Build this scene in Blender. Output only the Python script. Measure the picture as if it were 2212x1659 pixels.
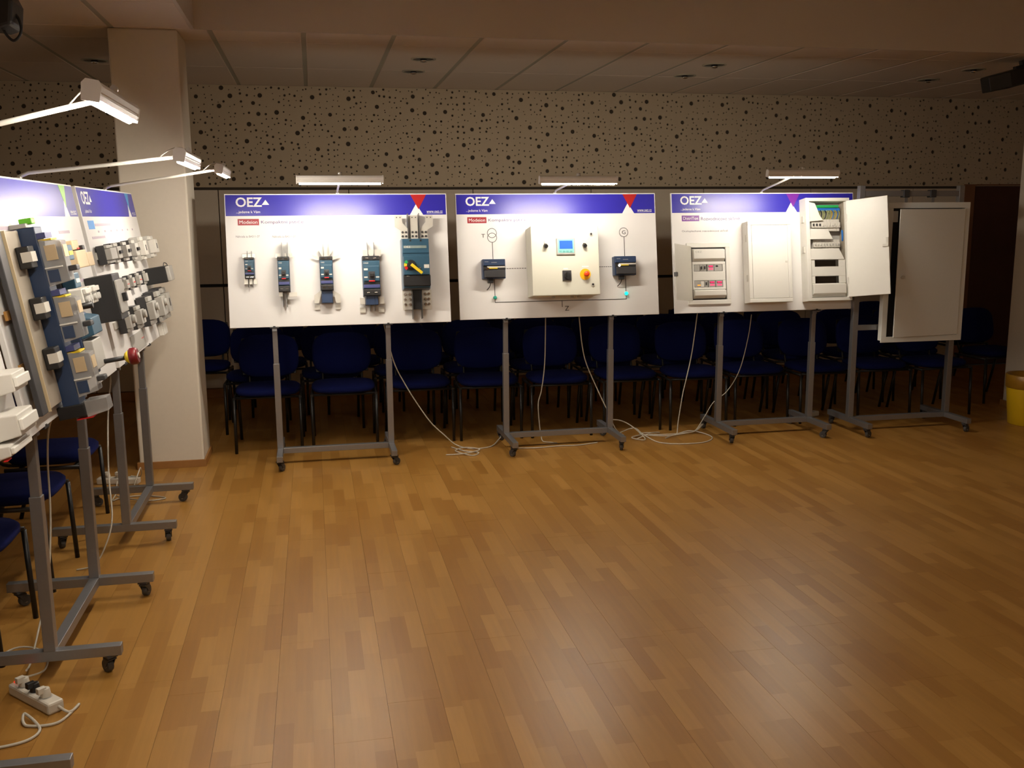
import bpy, math, random
from mathutils import Matrix, Vector
random.seed(7)
sc = bpy.context.scene
for o in list(bpy.data.objects): bpy.data.objects.remove(o, do_unlink=True)
C = sc.collection
PI = math.pi

# ------------------------------------------------------------------ camera, world, exposure
F_PX, YAW, PITCH, ROLL, EYE = 2083.13, 0.20097, 0.17277, -0.00753, 1.700
fw = Vector((math.sin(YAW)*math.cos(PITCH), math.cos(YAW)*math.cos(PITCH), -math.sin(PITCH)))
rt = Vector((math.cos(YAW), -math.sin(YAW), 0)); up = rt.cross(fw)
rt2 = rt*math.cos(ROLL) + up*math.sin(ROLL); up2 = up*math.cos(ROLL) - rt*math.sin(ROLL)
cam_d = bpy.data.cameras.new('camera'); cam_d.sensor_width = 36; cam_d.lens = F_PX*36/2212
cam_d.clip_start = 0.05; cam_d.clip_end = 60
cam = bpy.data.objects.new('camera', cam_d); C.objects.link(cam)
cam.matrix_world = Matrix(((rt2.x, up2.x, -fw.x, 0), (rt2.y, up2.y, -fw.y, 0), (rt2.z, up2.z, -fw.z, EYE), (0, 0, 0, 1)))
sc.camera = cam
w = bpy.data.worlds.new('night'); sc.world = w; w.use_nodes = True
w.node_tree.nodes['Background'].inputs[0].default_value = (0.10, 0.085, 0.07, 1)
w.node_tree.nodes['Background'].inputs[1].default_value = 0.05
vs = sc.view_settings
vs.view_transform = 'Standard'; vs.look = 'None'; vs.gamma = 1; vs.use_curve_mapping = False
vs.exposure = 0.0
TUBE_POWER = 365.0            # radiance of the fluorescent tubes of the clip-on lamps
TUBE_COLOR = (1.0, 0.90, 0.76)
FILL_POWER = 32.0             # added fill lights on the ceiling behind the camera, for general brightness

# ------------------------------------------------------------------ materials
MATS = {}
def srgb(r, g, b):
    f = lambda c: (c/255)/12.92 if c <= 10 else (((c/255)+0.055)/1.055)**2.4
    return (f(r), f(g), f(b), 1)
def mat(name, col, rough=0.5, metal=0.0, noise=0.0, nscale=30, bump=0.0, emit=None, alpha=1.0, trans=0.0, spec=0.5, coat=0.0):
    if name in MATS: return MATS[name]
    m = bpy.data.materials.new(name); m.use_nodes = True; MATS[name] = m
    nt = m.node_tree; b = nt.nodes['Principled BSDF']
    b.inputs['Base Color'].default_value = col; b.inputs['Roughness'].default_value = rough
    b.inputs['Metallic'].default_value = metal; b.inputs['Alpha'].default_value = alpha
    b.inputs['Transmission Weight'].default_value = trans
    b.inputs['Specular IOR Level'].default_value = spec
    b.inputs['Coat Weight'].default_value = coat
    if emit:
        b.inputs['Emission Color'].default_value = (*emit[0], 1); b.inputs['Emission Strength'].default_value = emit[1]
    if noise or bump:
        tc = nt.nodes.new('ShaderNodeTexCoord'); n = nt.nodes.new('ShaderNodeTexNoise')
        n.inputs['Scale'].default_value = nscale; n.inputs['Detail'].default_value = 4
        nt.links.new(tc.outputs['Object'], n.inputs['Vector'])
        if noise:
            mp = nt.nodes.new('ShaderNodeMapRange'); mp.inputs[3].default_value = 1-noise; mp.inputs[4].default_value = 1+noise
            nt.links.new(n.outputs['Fac'], mp.inputs[0])
            mx = nt.nodes.new('ShaderNodeMix'); mx.data_type = 'RGBA'; mx.blend_type = 'MULTIPLY'; mx.inputs[0].default_value = 1
            mx.inputs[6].default_value = col
            nt.links.new(mp.outputs[0], mx.inputs[7]); nt.links.new(mx.outputs[2], b.inputs['Base Color'])
        if bump:
            bp = nt.nodes.new('ShaderNodeBump'); bp.inputs['Strength'].default_value = bump; bp.inputs['Distance'].default_value = 0.002
            nt.links.new(n.outputs['Fac'], bp.inputs['Height']); nt.links.new(bp.outputs[0], b.inputs['Normal'])
    return m
M_white = mat('board_white', (0.80, 0.79, 0.78, 1), 0.35, noise=0.02, nscale=8)
M_blue = mat('header_blue', (0.028, 0.022, 0.36, 1), 0.33, noise=0.03, nscale=12)
M_print = mat('print_white', (0.82, 0.82, 0.82, 1), 0.4, noise=0.01)
M_red = mat('print_red', (0.42, 0.016, 0.016, 1), 0.35, noise=0.02)
M_tagred = mat('tag_red', (0.36, 0.02, 0.03, 1), 0.4, noise=0.02)
M_violet = mat('print_violet', (0.17, 0.02, 0.30, 1), 0.35, noise=0.02)
M_green = mat('print_green', (0.23, 0.58, 0.06, 1), 0.35, noise=0.02)
M_cyan = mat('print_cyan', (0.03, 0.27, 0.60, 1), 0.35, noise=0.02)
M_tagblue = mat('tag_blue', (0.11, 0.35, 0.80, 1), 0.4, noise=0.02)
M_ink = mat('ink_grey', (0.16, 0.14, 0.17, 1), 0.6, noise=0.03)
M_inkviolet = mat('ink_violet', (0.10, 0.05, 0.20, 1), 0.6, noise=0.03)
M_line = mat('diagram_black', (0.02, 0.02, 0.02, 1), 0.5, noise=0.05)
M_alu = mat('stand_aluminium', (0.30, 0.30, 0.31, 1), 0.38, 0.75, noise=0.06, nscale=60)
M_steel = mat('bright_steel', (0.66, 0.64, 0.58, 1), 0.32, 0.35, noise=0.05)
M_chrome = mat('chrome', (0.8, 0.8, 0.8, 1), 0.08, 1.0, noise=0.02)
M_black = mat('black_plastic', (0.012, 0.012, 0.013, 1), 0.42, noise=0.1)
M_dark = mat('dark_grey_plastic', (0.035, 0.035, 0.038, 1), 0.45, noise=0.08)
M_teal = mat('breaker_teal', (0.022, 0.075, 0.125, 1), 0.4, noise=0.05)
M_navy = mat('breaker_navy', (0.020, 0.042, 0.10, 1), 0.4, noise=0.06)
M_navyband = mat('breaker_band', (0.055, 0.065, 0.20, 1), 0.4, noise=0.05)
M_redbtn = mat('red_plastic', (0.60, 0.015, 0.015, 1), 0.35, noise=0.03)
M_yellow = mat('yellow_plastic', (0.75, 0.55, 0.02, 1), 0.4, noise=0.03)
M_estop = mat('estop_yellow', (0.90, 0.46, 0.01, 1), 0.4, noise=0.02)
M_orange = mat('estop_red', (0.80, 0.06, 0.01, 1), 0.35, noise=0.02)
M_greenp = mat('green_plastic', (0.02, 0.36, 0.10, 1), 0.4, noise=0.03)
M_bluep = mat('blue_plastic', (0.02, 0.16, 0.55, 1), 0.4, noise=0.03)
M_box = mat('enclosure_grey', (0.64, 0.63, 0.54, 1), 0.42, noise=0.025, nscale=200, bump=0.05)
M_encl = mat('enclosure_white', (0.78, 0.77, 0.72, 1), 0.38, noise=0.015)
M_cab = mat('cabinet_grey', (0.80, 0.82, 0.79, 1), 0.42, noise=0.03, nscale=150, bump=0.05)
M_mod = mat('module_grey', (0.42, 0.41, 0.38, 1), 0.45, noise=0.04)
M_modl = mat('module_light', (0.62, 0.60, 0.55, 1), 0.45, noise=0.03)
M_beige = mat('beige_plastic', (0.56, 0.43, 0.26, 1), 0.5, noise=0.04)
M_plate = mat('mounting_plate', (0.38, 0.33, 0.26, 1), 0.5, 0.2, noise=0.06)
M_copper = mat('copper', (0.62, 0.33, 0.10, 1), 0.35, 0.9, noise=0.05)
M_clear = mat('clear_cover', (0.42, 0.41, 0.40, 1), 0.2, noise=0.02, alpha=0.55)
M_smoke = mat('smoked_door', (0.70, 0.68, 0.60, 1), 0.25, noise=0.02, alpha=0.62)
M_barrier = mat('phase_barrier', (0.30, 0.30, 0.29, 1), 0.4, noise=0.03, alpha=0.8)
M_barrier2 = mat('phase_barrier_dark', (0.06, 0.06, 0.06, 1), 0.3, noise=0.03, alpha=0.75)
M_screen = mat('hmi_screen', (0.02, 0.10, 0.42, 1), 0.3, noise=0.03, emit=((0.03, 0.16, 0.62), 0.35))
M_hmi = mat('hmi_teal', (0.22, 0.52, 0.50, 1), 0.4, noise=0.02)
M_ledoff = mat('pilot_green', (0.03, 0.38, 0.30, 1), 0.25, noise=0.02)
M_ledon = mat('pilot_green_lit', (0.02, 0.5, 0.42, 1), 0.25, noise=0.02, emit=((0.0, 1.0, 0.78), 1.6))
M_digit = mat('led_digits', (0.2, 0.0, 0.02, 1), 0.4, noise=0.02, emit=((1.0, 0.03, 0.14), 2.2))
M_amber = mat('led_amber', (0.3, 0.1, 0.0, 1), 0.4, noise=0.02, emit=((1.0, 0.30, 0.02), 1.8))
M_strip_led = mat('switch_red_lit', (0.6, 0.02, 0.01, 1), 0.3, noise=0.02, emit=((1.0, 0.05, 0.02), 0.7))
M_cable = mat('cable_white', (0.52, 0.48, 0.40, 1), 0.5, noise=0.04)
M_strip = mat('power_strip_white', (0.62, 0.58, 0.50, 1), 0.45, noise=0.03)
M_fabric = mat('chair_blue', (0.005, 0.010, 0.085, 1), 0.95, noise=0.15, nscale=300, bump=0.2, spec=0.15)
M_frame = mat('chair_black', (0.008, 0.008, 0.008, 1), 0.4, noise=0.1)
M_wheel = mat('castor_rubber', (0.06, 0.055, 0.05, 1), 0.6, noise=0.1)
M_housing = mat('lamp_housing', (0.84, 0.82, 0.78, 1), 0.4, 0.0, noise=0.03)
M_tube = mat('fluorescent_tube', (0.9, 0.9, 0.9, 1), 0.4, noise=0.005, emit=(TUBE_COLOR, TUBE_POWER))
M_pillar = mat('pillar_paint', (0.74, 0.68, 0.58, 1), 0.8, noise=0.03, nscale=40, bump=0.08, spec=0.2)
M_wall = mat('wall_beige', (0.62, 0.54, 0.43, 1), 0.85, noise=0.03, nscale=40, bump=0.08, spec=0.2)
M_perf = mat('perforated_beige', (0.50, 0.41, 0.29, 1), 0.85, noise=0.03, nscale=20, spec=0.2)
M_backing = mat('acoustic_backing', (0.07, 0.055, 0.042, 1), 0.95, noise=0.1, spec=0.1)
M_tile = mat('ceiling_tile', (0.74, 0.63, 0.52, 1), 0.9, noise=0.03, nscale=90, bump=0.1, spec=0.2)
M_grid = mat('ceiling_grid', (0.42, 0.39, 0.30, 1), 0.6, noise=0.04)
M_fascia = mat('fascia_paint', (0.62, 0.55, 0.46, 1), 0.85, noise=0.02, nscale=10, spec=0.2)
M_brown = mat('door_brown', (0.060, 0.018, 0.010, 1), 0.5, noise=0.2, nscale=6)
M_casing = mat('door_casing', (0.20, 0.085, 0.04, 1), 0.5, noise=0.12, nscale=8)
M_gap = mat('shadow_gap', (0.02, 0.016, 0.012, 1), 0.9, noise=0.1)
M_base = mat('baseboard_wood', (0.36, 0.17, 0.05, 1), 0.45, noise=0.15, nscale=10)
M_bin = mat('bin_yellow', (0.66, 0.42, 0.01, 1), 0.4, noise=0.05)
M_bag = mat('bin_liner', (0.30, 0.15, 0.012, 1), 0.35, noise=0.15, nscale=25, bump=0.4)

def wood_material():
    m = bpy.data.materials.new('laminate_beech'); m.use_nodes = True
    nt = m.node_tree; N = nt.nodes; L = nt.links; b = N['Principled BSDF']
    def math_n(op, a, bval=None):
        n = N.new('ShaderNodeMath'); n.operation = op
        for i, v in enumerate((a, bval)):
            if v is None: continue
            if isinstance(v, (int, float)): n.inputs[i].default_value = v
            else: L.new(v, n.inputs[i])
        return n.outputs[0]
    g = N.new('ShaderNodeNewGeometry'); s = N.new('ShaderNodeSeparateXYZ'); L.new(g.outputs['Position'], s.inputs[0])
    i = math_n('FLOOR', math_n('DIVIDE', s.outputs[0], 0.193/3))
    wn = N.new('ShaderNodeTexWhiteNoise'); wn.noise_dimensions = '1D'; L.new(i, wn.inputs['W'])
    j = math_n('FLOOR', math_n('ADD', math_n('DIVIDE', s.outputs[1], 0.36), math_n('MULTIPLY', wn.outputs['Value'], 9.0)))
    cv = N.new('ShaderNodeCombineXYZ'); L.new(i, cv.inputs[0]); L.new(j, cv.inputs[1])
    w2 = N.new('ShaderNodeTexWhiteNoise'); w2.noise_dimensions = '3D'; L.new(cv.outputs[0], w2.inputs['Vector'])
    ramp = N.new('ShaderNodeValToRGB'); e = ramp.color_ramp.elements
    e[0].position = 0.0; e[0].color = (0.285, 0.131, 0.026, 1); e[1].position = 1.0; e[1].color = (0.385, 0.198, 0.048, 1)
    k = e.new(0.5); k.color = (0.335, 0.166, 0.036, 1)
    L.new(w2.outputs['Value'], ramp.inputs[0])
    mp = N.new('ShaderNodeMapping'); mp.inputs['Scale'].default_value = (55, 3.0, 1); L.new(g.outputs['Position'], mp.inputs[0])
    gr = N.new('ShaderNodeTexNoise'); gr.inputs['Scale'].default_value = 1.0; gr.inputs['Detail'].default_value = 5; L.new(mp.outputs[0], gr.inputs['Vector'])
    mr = N.new('ShaderNodeMapRange'); mr.inputs[3].default_value = 0.84; mr.inputs[4].default_value = 1.16; L.new(gr.outputs['Fac'], mr.inputs[0])
    mx = N.new('ShaderNodeMix'); mx.data_type = 'RGBA'; mx.blend_type = 'MULTIPLY'; mx.inputs[0].default_value = 1
    L.new(ramp.outputs[0], mx.inputs[6]); L.new(mr.outputs[0], mx.inputs[7]); L.new(mx.outputs[2], b.inputs['Base Color'])
    b.inputs['Specular IOR Level'].default_value = 0.24
    r2 = N.new('ShaderNodeMapRange'); r2.inputs[3].default_value = 0.30; r2.inputs[4].default_value = 0.40
    L.new(gr.outputs['Fac'], r2.inputs[0]); L.new(r2.outputs[0], b.inputs['Roughness'])
    return m
M_floor = wood_material()

# ------------------------------------------------------------------ geometry helpers
class MB:
    def __init__(s): s.v = []; s.f = []; s.sm = []
    def add(s, vs_, fs, smooth=False):
        o = len(s.v); s.v += [tuple(p) for p in vs_]; s.f += [tuple(i+o for i in q) for q in fs]; s.sm += [smooth]*len(fs); return s
    def box(s, x0, y0, z0, x1, y1, z1):
        x0, x1 = min(x0, x1), max(x0, x1); y0, y1 = min(y0, y1), max(y0, y1); z0, z1 = min(z0, z1), max(z0, z1)
        return s.add([(x0,y0,z0),(x1,y0,z0),(x1,y1,z0),(x0,y1,z0),(x0,y0,z1),(x1,y0,z1),(x1,y1,z1),(x0,y1,z1)],
              [(0,3,2,1),(4,5,6,7),(0,1,5,4),(1,2,6,5),(2,3,7,6),(3,0,4,7)])
    def taper(s, b, t):                       # b, t: (x0,y0,x1,y1,z) bottom and top rectangles
        return s.add([(b[0],b[1],b[4]),(b[2],b[1],b[4]),(b[2],b[3],b[4]),(b[0],b[3],b[4]),(t[0],t[1],t[4]),(t[2],t[1],t[4]),(t[2],t[3],t[4]),(t[0],t[3],t[4])],
              [(0,3,2,1),(4,5,6,7),(0,1,5,4),(1,2,6,5),(2,3,7,6),(3,0,4,7)])
    def prism(s, pts, z0, z1):
        n = len(pts); a = sum(pts[i][0]*pts[(i+1)%n][1]-pts[(i+1)%n][0]*pts[i][1] for i in range(n))
        if a < 0: pts = pts[::-1]
        vs_ = [(x,y,z0) for x,y in pts]+[(x,y,z1) for x,y in pts]
        return s.add(vs_, [tuple(range(n-1,-1,-1)), tuple(range(n,2*n))]+[(i,(i+1)%n,n+(i+1)%n,n+i) for i in range(n)])
    def cyl(s, p0, p1, r0, r1=None, n=16):
        r1 = r0 if r1 is None else r1; p0 = Vector(p0); p1 = Vector(p1); d = (p1-p0).normalized()
        a = d.orthogonal().normalized(); b = d.cross(a)
        ring = lambda p, r: [tuple(p+(a*math.cos(2*PI*k/n)+b*math.sin(2*PI*k/n))*r) for k in range(n)]
        o = len(s.v); s.v += ring(p0, r0)+ring(p1, r1)
        for k in range(n): s.f.append((o+k, o+(k+1)%n, o+n+(k+1)%n, o+n+k)); s.sm.append(True)
        s.f.append(tuple(o+k for k in range(n-1,-1,-1))); s.f.append(tuple(o+n+k for k in range(n))); s.sm += [False, False]
        return s
    def tube(s, path, r, n=8, closed=False):
        P = [Vector(p) for p in path]; m = len(P); o = len(s.v); a = None
        for i, p in enumerate(P):
            if closed: t = P[(i+1)%m]-P[i-1]
            else: t = P[min(i+1,m-1)]-P[max(i-1,0)]
            t = t.normalized() if t.length > 1e-9 else Vector((0,0,1))
            a = t.orthogonal().normalized() if a is None else (a-t*a.dot(t))
            a = a.normalized() if a.length > 1e-6 else t.orthogonal().normalized()
            b = t.cross(a)
            s.v += [tuple(p+(a*math.cos(2*PI*k/n)+b*math.sin(2*PI*k/n))*r) for k in range(n)]
        for i in range(m if closed else m-1):
            for k in range(n):
                i2 = (i+1)%m
                s.f.append((o+i*n+k, o+i*n+(k+1)%n, o+i2*n+(k+1)%n, o+i2*n+k)); s.sm.append(True)
        if not closed:
            s.f.append(tuple(o+k for k in range(n-1,-1,-1))); s.f.append(tuple(o+(m-1)*n+k for k in range(n))); s.sm += [False, False]
        return s
    def lathe(s, prof, n=24, smooth=True, axis_at=(0,0)):
        o = len(s.v); m = len(prof)
        for r, z in prof: s.v += [(axis_at[0]+r*math.cos(2*PI*k/n), axis_at[1]+r*math.sin(2*PI*k/n), z) for k in range(n)]
        for i in range(m-1):
            for k in range(n):
                s.f.append((o+i*n+k, o+i*n+(k+1)%n, o+(i+1)*n+(k+1)%n, o+(i+1)*n+k)); s.sm.append(smooth)
        s.f.append(tuple(o+k for k in range(n-1,-1,-1))); s.f.append(tuple(o+(m-1)*n+k for k in range(n))); s.sm += [False, False]
        return s
    def frame(s, x0, y0, x1, y1, b, z0, z1):   # rectangular ring
        s.box(x0,y0,z0,x1,y0+b,z1); s.box(x0,y1-b,z0,x1,y1,z1); s.box(x0,y0+b,z0,x0+b,y1-b,z1); return s.box(x1-b,y0+b,z0,x1,y1-b,z1)
    def xf(s, M): s.v = [tuple(M @ Vector(p)) for p in s.v]; return s
    def mesh(s, name):
        me = bpy.data.meshes.new(name); me.from_pydata(s.v, [], s.f); me.update()
        me.polygons.foreach_set('use_smooth', s.sm); return me
def smooth_path(pts, k=6):
    P = [Vector(p) for p in pts]; out = []
    for i in range(len(P)-1):
        p0, p1, p2, p3 = P[max(i-1,0)], P[i], P[i+1], P[min(i+2,len(P)-1)]
        for j in range(k):
            t = j/k
            out.append(0.5*((2*p1)+(p2-p0)*t+(2*p0-5*p1+4*p2-p3)*t*t+(3*p1-p0-3*p2+p3)*t**3))
    return out+[P[-1]]
def rring(cx, cy, r, n=28): return [(cx+r*math.cos(2*PI*k/n), cy+r*math.sin(2*PI*k/n)) for k in range(n)]
def part(name, mb, m, parent=None, loc=None, rot=None, bevel=0.0, label=None, kind=None, seg=2):
    me = mb.mesh(name) if isinstance(mb, MB) else mb
    if not me.materials: me.materials.append(m)
    o = bpy.data.objects.new(name, me); C.objects.link(o)
    if parent: o.parent = parent
    if loc: o.location = loc
    if rot: o.rotation_euler = rot
    if bevel:
        md = o.modifiers.new('bevel', 'BEVEL'); md.width = bevel; md.segments = seg; md.limit_method = 'ANGLE'; md.angle_limit = 0.6
    if label: o['label'] = label
    if kind: o['kind'] = kind
    return o
def thing(name, label, cat, M=None, group=None):
    o = bpy.data.objects.new(name, None); C.objects.link(o); o.empty_display_size = 0.05
    if M is not None: o.matrix_world = M
    o['label'] = label; o['category'] = cat
    if group: o['group'] = group
    return o
def tag(o, label, cat, group=None):
    o['label'] = label; o['category'] = cat
    if group: o['group'] = group
    return o
def struct(o): o['kind'] = 'structure'; return o
def B(*a): return MB().box(*a)
def copy_tree(root):
    r = root.copy(); C.objects.link(r)
    for ch in root.children:
        c = ch.copy(); C.objects.link(c); c.parent = r
        for g in ch.children:
            d = g.copy(); C.objects.link(d); d.parent = c
    return r
def lettering(body, rect, m, parent, z=0.0012, bold=0.0, shear=0.0, name='lettering'):
    cu = bpy.data.curves.new('text', 'FONT'); cu.body = body; cu.size = 0.1; cu.extrude = 0.0; cu.offset = bold; cu.shear = shear; cu.resolution_u = 3
    t = bpy.data.objects.new('text', cu); C.objects.link(t)
    dg = bpy.context.evaluated_depsgraph_get(); me = bpy.data.meshes.new_from_object(t.evaluated_get(dg))
    bpy.data.objects.remove(t, do_unlink=True); bpy.data.curves.remove(cu)
    xs = [v.co.x for v in me.vertices]; ys = [v.co.y for v in me.vertices]
    x0, x1, y0, y1 = min(xs), max(xs), min(ys), max(ys)
    for v in me.vertices:
        v.co = (rect[0]+(v.co.x-x0)/(x1-x0)*(rect[2]-rect[0]), rect[1]+(v.co.y-y0)/(y1-y0)*(rect[3]-rect[1]), z)
    me.materials.clear(); me.materials.append(m)
    return part(name, me, m, parent)

# ------------------------------------------------------------------ the room
XMIN, XMAX, YMIN, YMAX = -3.6, 8.6, -4.0, 9.5
ZC, ZU = 2.90, 3.42             # perimeter soffit and raised ceiling
FY, FX = 6.78, -0.69            # fronts of the soffit
floor = struct(part('floor', B(XMIN, YMIN, -0.2, XMAX, YMAX, -0.009), M_gap))
PW, PL = 0.193, 1.285
spots = []
ncol = int((XMAX-XMIN)/PW)
for i in range(ncol):
    x = math.floor(XMIN/PW)*PW+PW+i*PW
    y = YMIN - random.random()*PL
    while y < YMAX:
        y0, y1 = max(y, YMIN), min(y+PL, YMAX)
        if y1-y0 > 0.02 and x+PW < XMAX:
            full = (y1-y0) > PL-1e-4
            v = Vector((x+PW/2, (y0+y1)/2, -EYE)); d = v.dot(fw)
            vis = d > 0.6 and abs(v.dot(rt2)/d) < 0.56 and abs(v.dot(up2)/d) < 0.43
            spots.append((d if (vis and full) else 99, x, y0, y1))
        y += PL
spots.sort()
plank_me = B(0.0004, 0.0004, -0.009, PW-0.0004, PL-0.0004, 0).mesh('plank'); plank_me.materials.append(M_floor)
rest = MB()
for n, (d, x, y0, y1) in enumerate(spots):
    if n < 300 and d < 90: part('plank', plank_me, M_floor, floor, (x, y0, 0))
    else: rest.box(x+0.0004, y0+0.0004, -0.009, x+PW-0.0004, y1-0.0004, 0)
part('further_planks', rest, M_floor, floor, kind='stuff')

# back wall: plain body, boarded lower part, perforated acoustic panels above
wall_back = struct(part('wall_back', B(XMIN, YMAX+0.03, 0, XMAX, YMAX+0.2, ZU), M_gap))
def perf_mesh(seed, W=1.25, H=0.92, c=0.0525):
    rnd = random.Random(seed); mb = MB(); nx = int(W/c); ny = int(H/c); cw, ch = W/nx, H/ny
    used = set(); cells = []
    order = [(i, j) for i in range(nx-1) for j in range(ny-1)]; rnd.shuffle(order); big = 0
    for i, j in order:
        if big >= 24: break
        q = [(i,j),(i+1,j),(i,j+1),(i+1,j+1)]
        near = any(abs(i-a)+abs(j-b) < 3 for a, b, *_ in cells)
        if any(t in used for t in q) or near: continue
        used.update(q); cells.append((i, j, 2)); big += 1
    for i in range(nx):
        for j in range(ny):
            if (i, j) not in used: cells.append((i, j, 1))
    back = -0.014
    for i, j, k in cells:
        x0, x1, y0, y1 = i*cw, (i+k)*cw, j*ch, (j+k)*ch
        r = rnd.uniform(0.018, 0.022) if k == 2 else rnd.choice((0.005, 0.006, 0.007, 0.008, 0.0115))
        if r == 0:
            mb.add([(x0,y0,0),(x1,y0,0),(x1,y1,0),(x0,y1,0)], [(0,1,2,3)]); continue
        m_ = r+0.003
        cx = rnd.uniform(x0+m_, x1-m_); cy = rnd.uniform(y0+m_, y1-m_)
        n = 12 if k == 2 else 8
        # square ring -> hole ring: n boundary points on the cell edge
        bp = []
        per = n//4
        for sx in range(per): bp.append((x0+(x1-x0)*sx/per, y0))
        for sx in range(per): bp.append((x1, y0+(y1-y0)*sx/per))
        for sx in range(per): bp.append((x1-(x1-x0)*sx/per, y1))
        for sx in range(per): bp.append((x0, y1-(y1-y0)*sx/per))
        hp = [(cx+r*math.cos(-3*PI/4+2*PI*q/n), cy+r*math.sin(-3*PI/4+2*PI*q/n)) for q in range(n)]
        vs_ = [(a, b, 0) for a, b in bp]+[(a, b, 0) for a, b in hp]+[(a, b, back) for a, b in hp]
        fs = []
        for q in range(n):
            q2 = (q+1)%n
            fs += [(q, q2, n+q2, n+q), (n+q, n+q2, 2*n+q2, 2*n+q)]
        mb.add(vs_, fs)
    return mb.mesh('perforated_panel')
pm = [perf_mesh(s) for s in (3, 11, 23)]
for me in pm: me.materials.append(M_perf)
PZ0 = 1.98
for k in range(10):
    part('perforated_panel', pm[k % 3], M_perf, wall_back, (XMIN+k*1.25, YMAX, PZ0), (PI/2, 0, 0))
part('backing', B(XMIN, YMAX+0.013, PZ0-0.03, XMAX, YMAX+0.03, ZC), M_backing, wall_back)
for k in range(10):
    x0 = -3.24+k*1.2
    if x0+1.19 > 7.0: break
    part('wall_board', B(x0+0.004, YMAX, 1.085, x0+1.196, YMAX+0.03, 1.955), M_wall, wall_back, bevel=0.003)
    part('wall_board', B(x0+0.004, YMAX, 0.09, x0+1.196, YMAX+0.03, 1.055), M_wall, wall_back, bevel=0.003)
part('wall_board', B(6.36, YMAX, 0.09, 6.96, YMAX+0.03, 1.955), M_wall, wall_back, bevel=0.003)
part('wall_board', B(8.1, YMAX, 0.09, XMAX, YMAX+0.03, 1.955), M_wall, wall_back, bevel=0.003)
struct(part('baseboard_back', B(XMIN, YMAX-0.015, 0, 6.96, YMAX+0.03, 0.085), M_base, bevel=0.003))
door = bpy.data.objects.new('door_1', None); C.objects.link(door); door.location = (7.03, YMAX, 0); struct(door)
part('door_casing', MB().box(-0.06,-0.02,0,0.07,0.03,2.0).box(0.97,-0.02,0,1.07,0.03,2.0).box(0.07,-0.02,1.985,0.97,0.03,2.0), M_casing, door, bevel=0.004)
part('door_leaf', B(0.075,0.0,0.01,0.965,0.028,1.98), M_brown, door, bevel=0.003)
part('door_handle', MB().cyl((0.86,0.0,1.02),(0.86,-0.05,1.02),0.009).cyl((0.86,-0.05,1.02),(0.75,-0.05,1.02),0.009), M_steel, door)
struct(part('wall_left', B(XMIN-0.2, YMIN, 0, XMIN, YMAX+0.2, ZU), M_wall))
struct(part('wall_right', B(XMAX, YMIN, 0, XMAX+0.2, YMAX+0.2, ZU), M_wall))
struct(part('wall_front', B(XMIN, YMIN-0.2, 0, XMAX, YMIN, ZU), M_wall))
struct(part('baseboard_left', B(XMIN, YMIN, 0, XMIN+0.015, YMAX-0.02, 0.06), M_base))
# ceiling: raised middle, soffit with tiles round it, upright fascias between
ceiling = struct(part('ceiling', MB().box(XMIN, YMIN, ZU, XMAX, YMAX+0.2, ZU+0.15), M_fascia))
part('soffit_grid', MB().box(XMIN, FY+0.02, ZC+0.004, XMAX, YMAX+0.03, ZC+0.03).box(XMIN, YMIN, ZC+0.004, FX-0.02, FY+0.02, ZC+0.03), M_grid, ceiling)
tile_cache = {}
def tile(x0, y0, x1, y1):
    k = (round(x1-x0, 3), round(y1-y0, 3))
    if k not in tile_cache:
        me = MB().taper((0,0,k[0],k[1],0.008), (0,0,k[0],k[1],0.0)).mesh('ceiling_tile')
        me = MB().taper((0.004,0.004,k[0]-0.004,k[1]-0.004,0), (0,0,k[0],k[1],0.0045)).mesh('ceiling_tile'); me.materials.append(M_tile); tile_cache[k] = me
    part('ceiling_tile', tile_cache[k], M_tile, ceiling, (x0, y0, ZC))
G = 0.016
xs = [-3.6+0.6*k for k in range(20)]; ys_b = [FY+0.012, 7.20, 8.40, 9.5]
for x in xs:
    for a, b in zip(ys_b[:-1], ys_b[1:]): tile(x+G, a+0.003, x+0.6-G, b-0.003)
ys_l = [1.2, 2.4, 3.6, 4.8, 6.0, FY]
for x in xs[:5]:
    for a, b in zip(ys_l[:-1], ys_l[1:]): tile(x+G, a+0.003, min(x+0.6-G, FX-0.02), b-0.003)
struct(part('trim_1', B(FX, FY, ZC-0.002, XMAX, FY+0.02, ZU), M_fascia))
struct(part('trim_2', B(FX-0.02, YMIN, ZC-0.002, FX, FY+0.02, ZU), M_fascia))
# pillars
def pillar(name, x0, y0, x1, y1, lab):
    o = struct(part(name, B(x0, y0, 0, x1, y1, ZC), M_pillar, bevel=0.012, seg=3)); o['label'] = lab
    t = MB(); e = 0.014
    t.box(x0-e, y0-e, 0, x1+e, y0-0.0005, 0.05); t.box(x0-e, y1+0.0005, 0, x1+e, y1+e, 0.05); t.box(x0-e, y0, 0, x0-0.0005, y1, 0.05); t.box(x1+0.0005, y0, 0, x1+e, y1, 0.05)
    part('plinth', t, M_base, o, bevel=0.002)
    return o
pillar('pillar', -1.225, 6.815, -0.80, 7.235, 'square off-white pillar behind the end of the left row of boards')
pillar('pillar', 5.985, 6.87, 6.41, 7.42, 'square off-white pillar behind the yellow waste bin')

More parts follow.
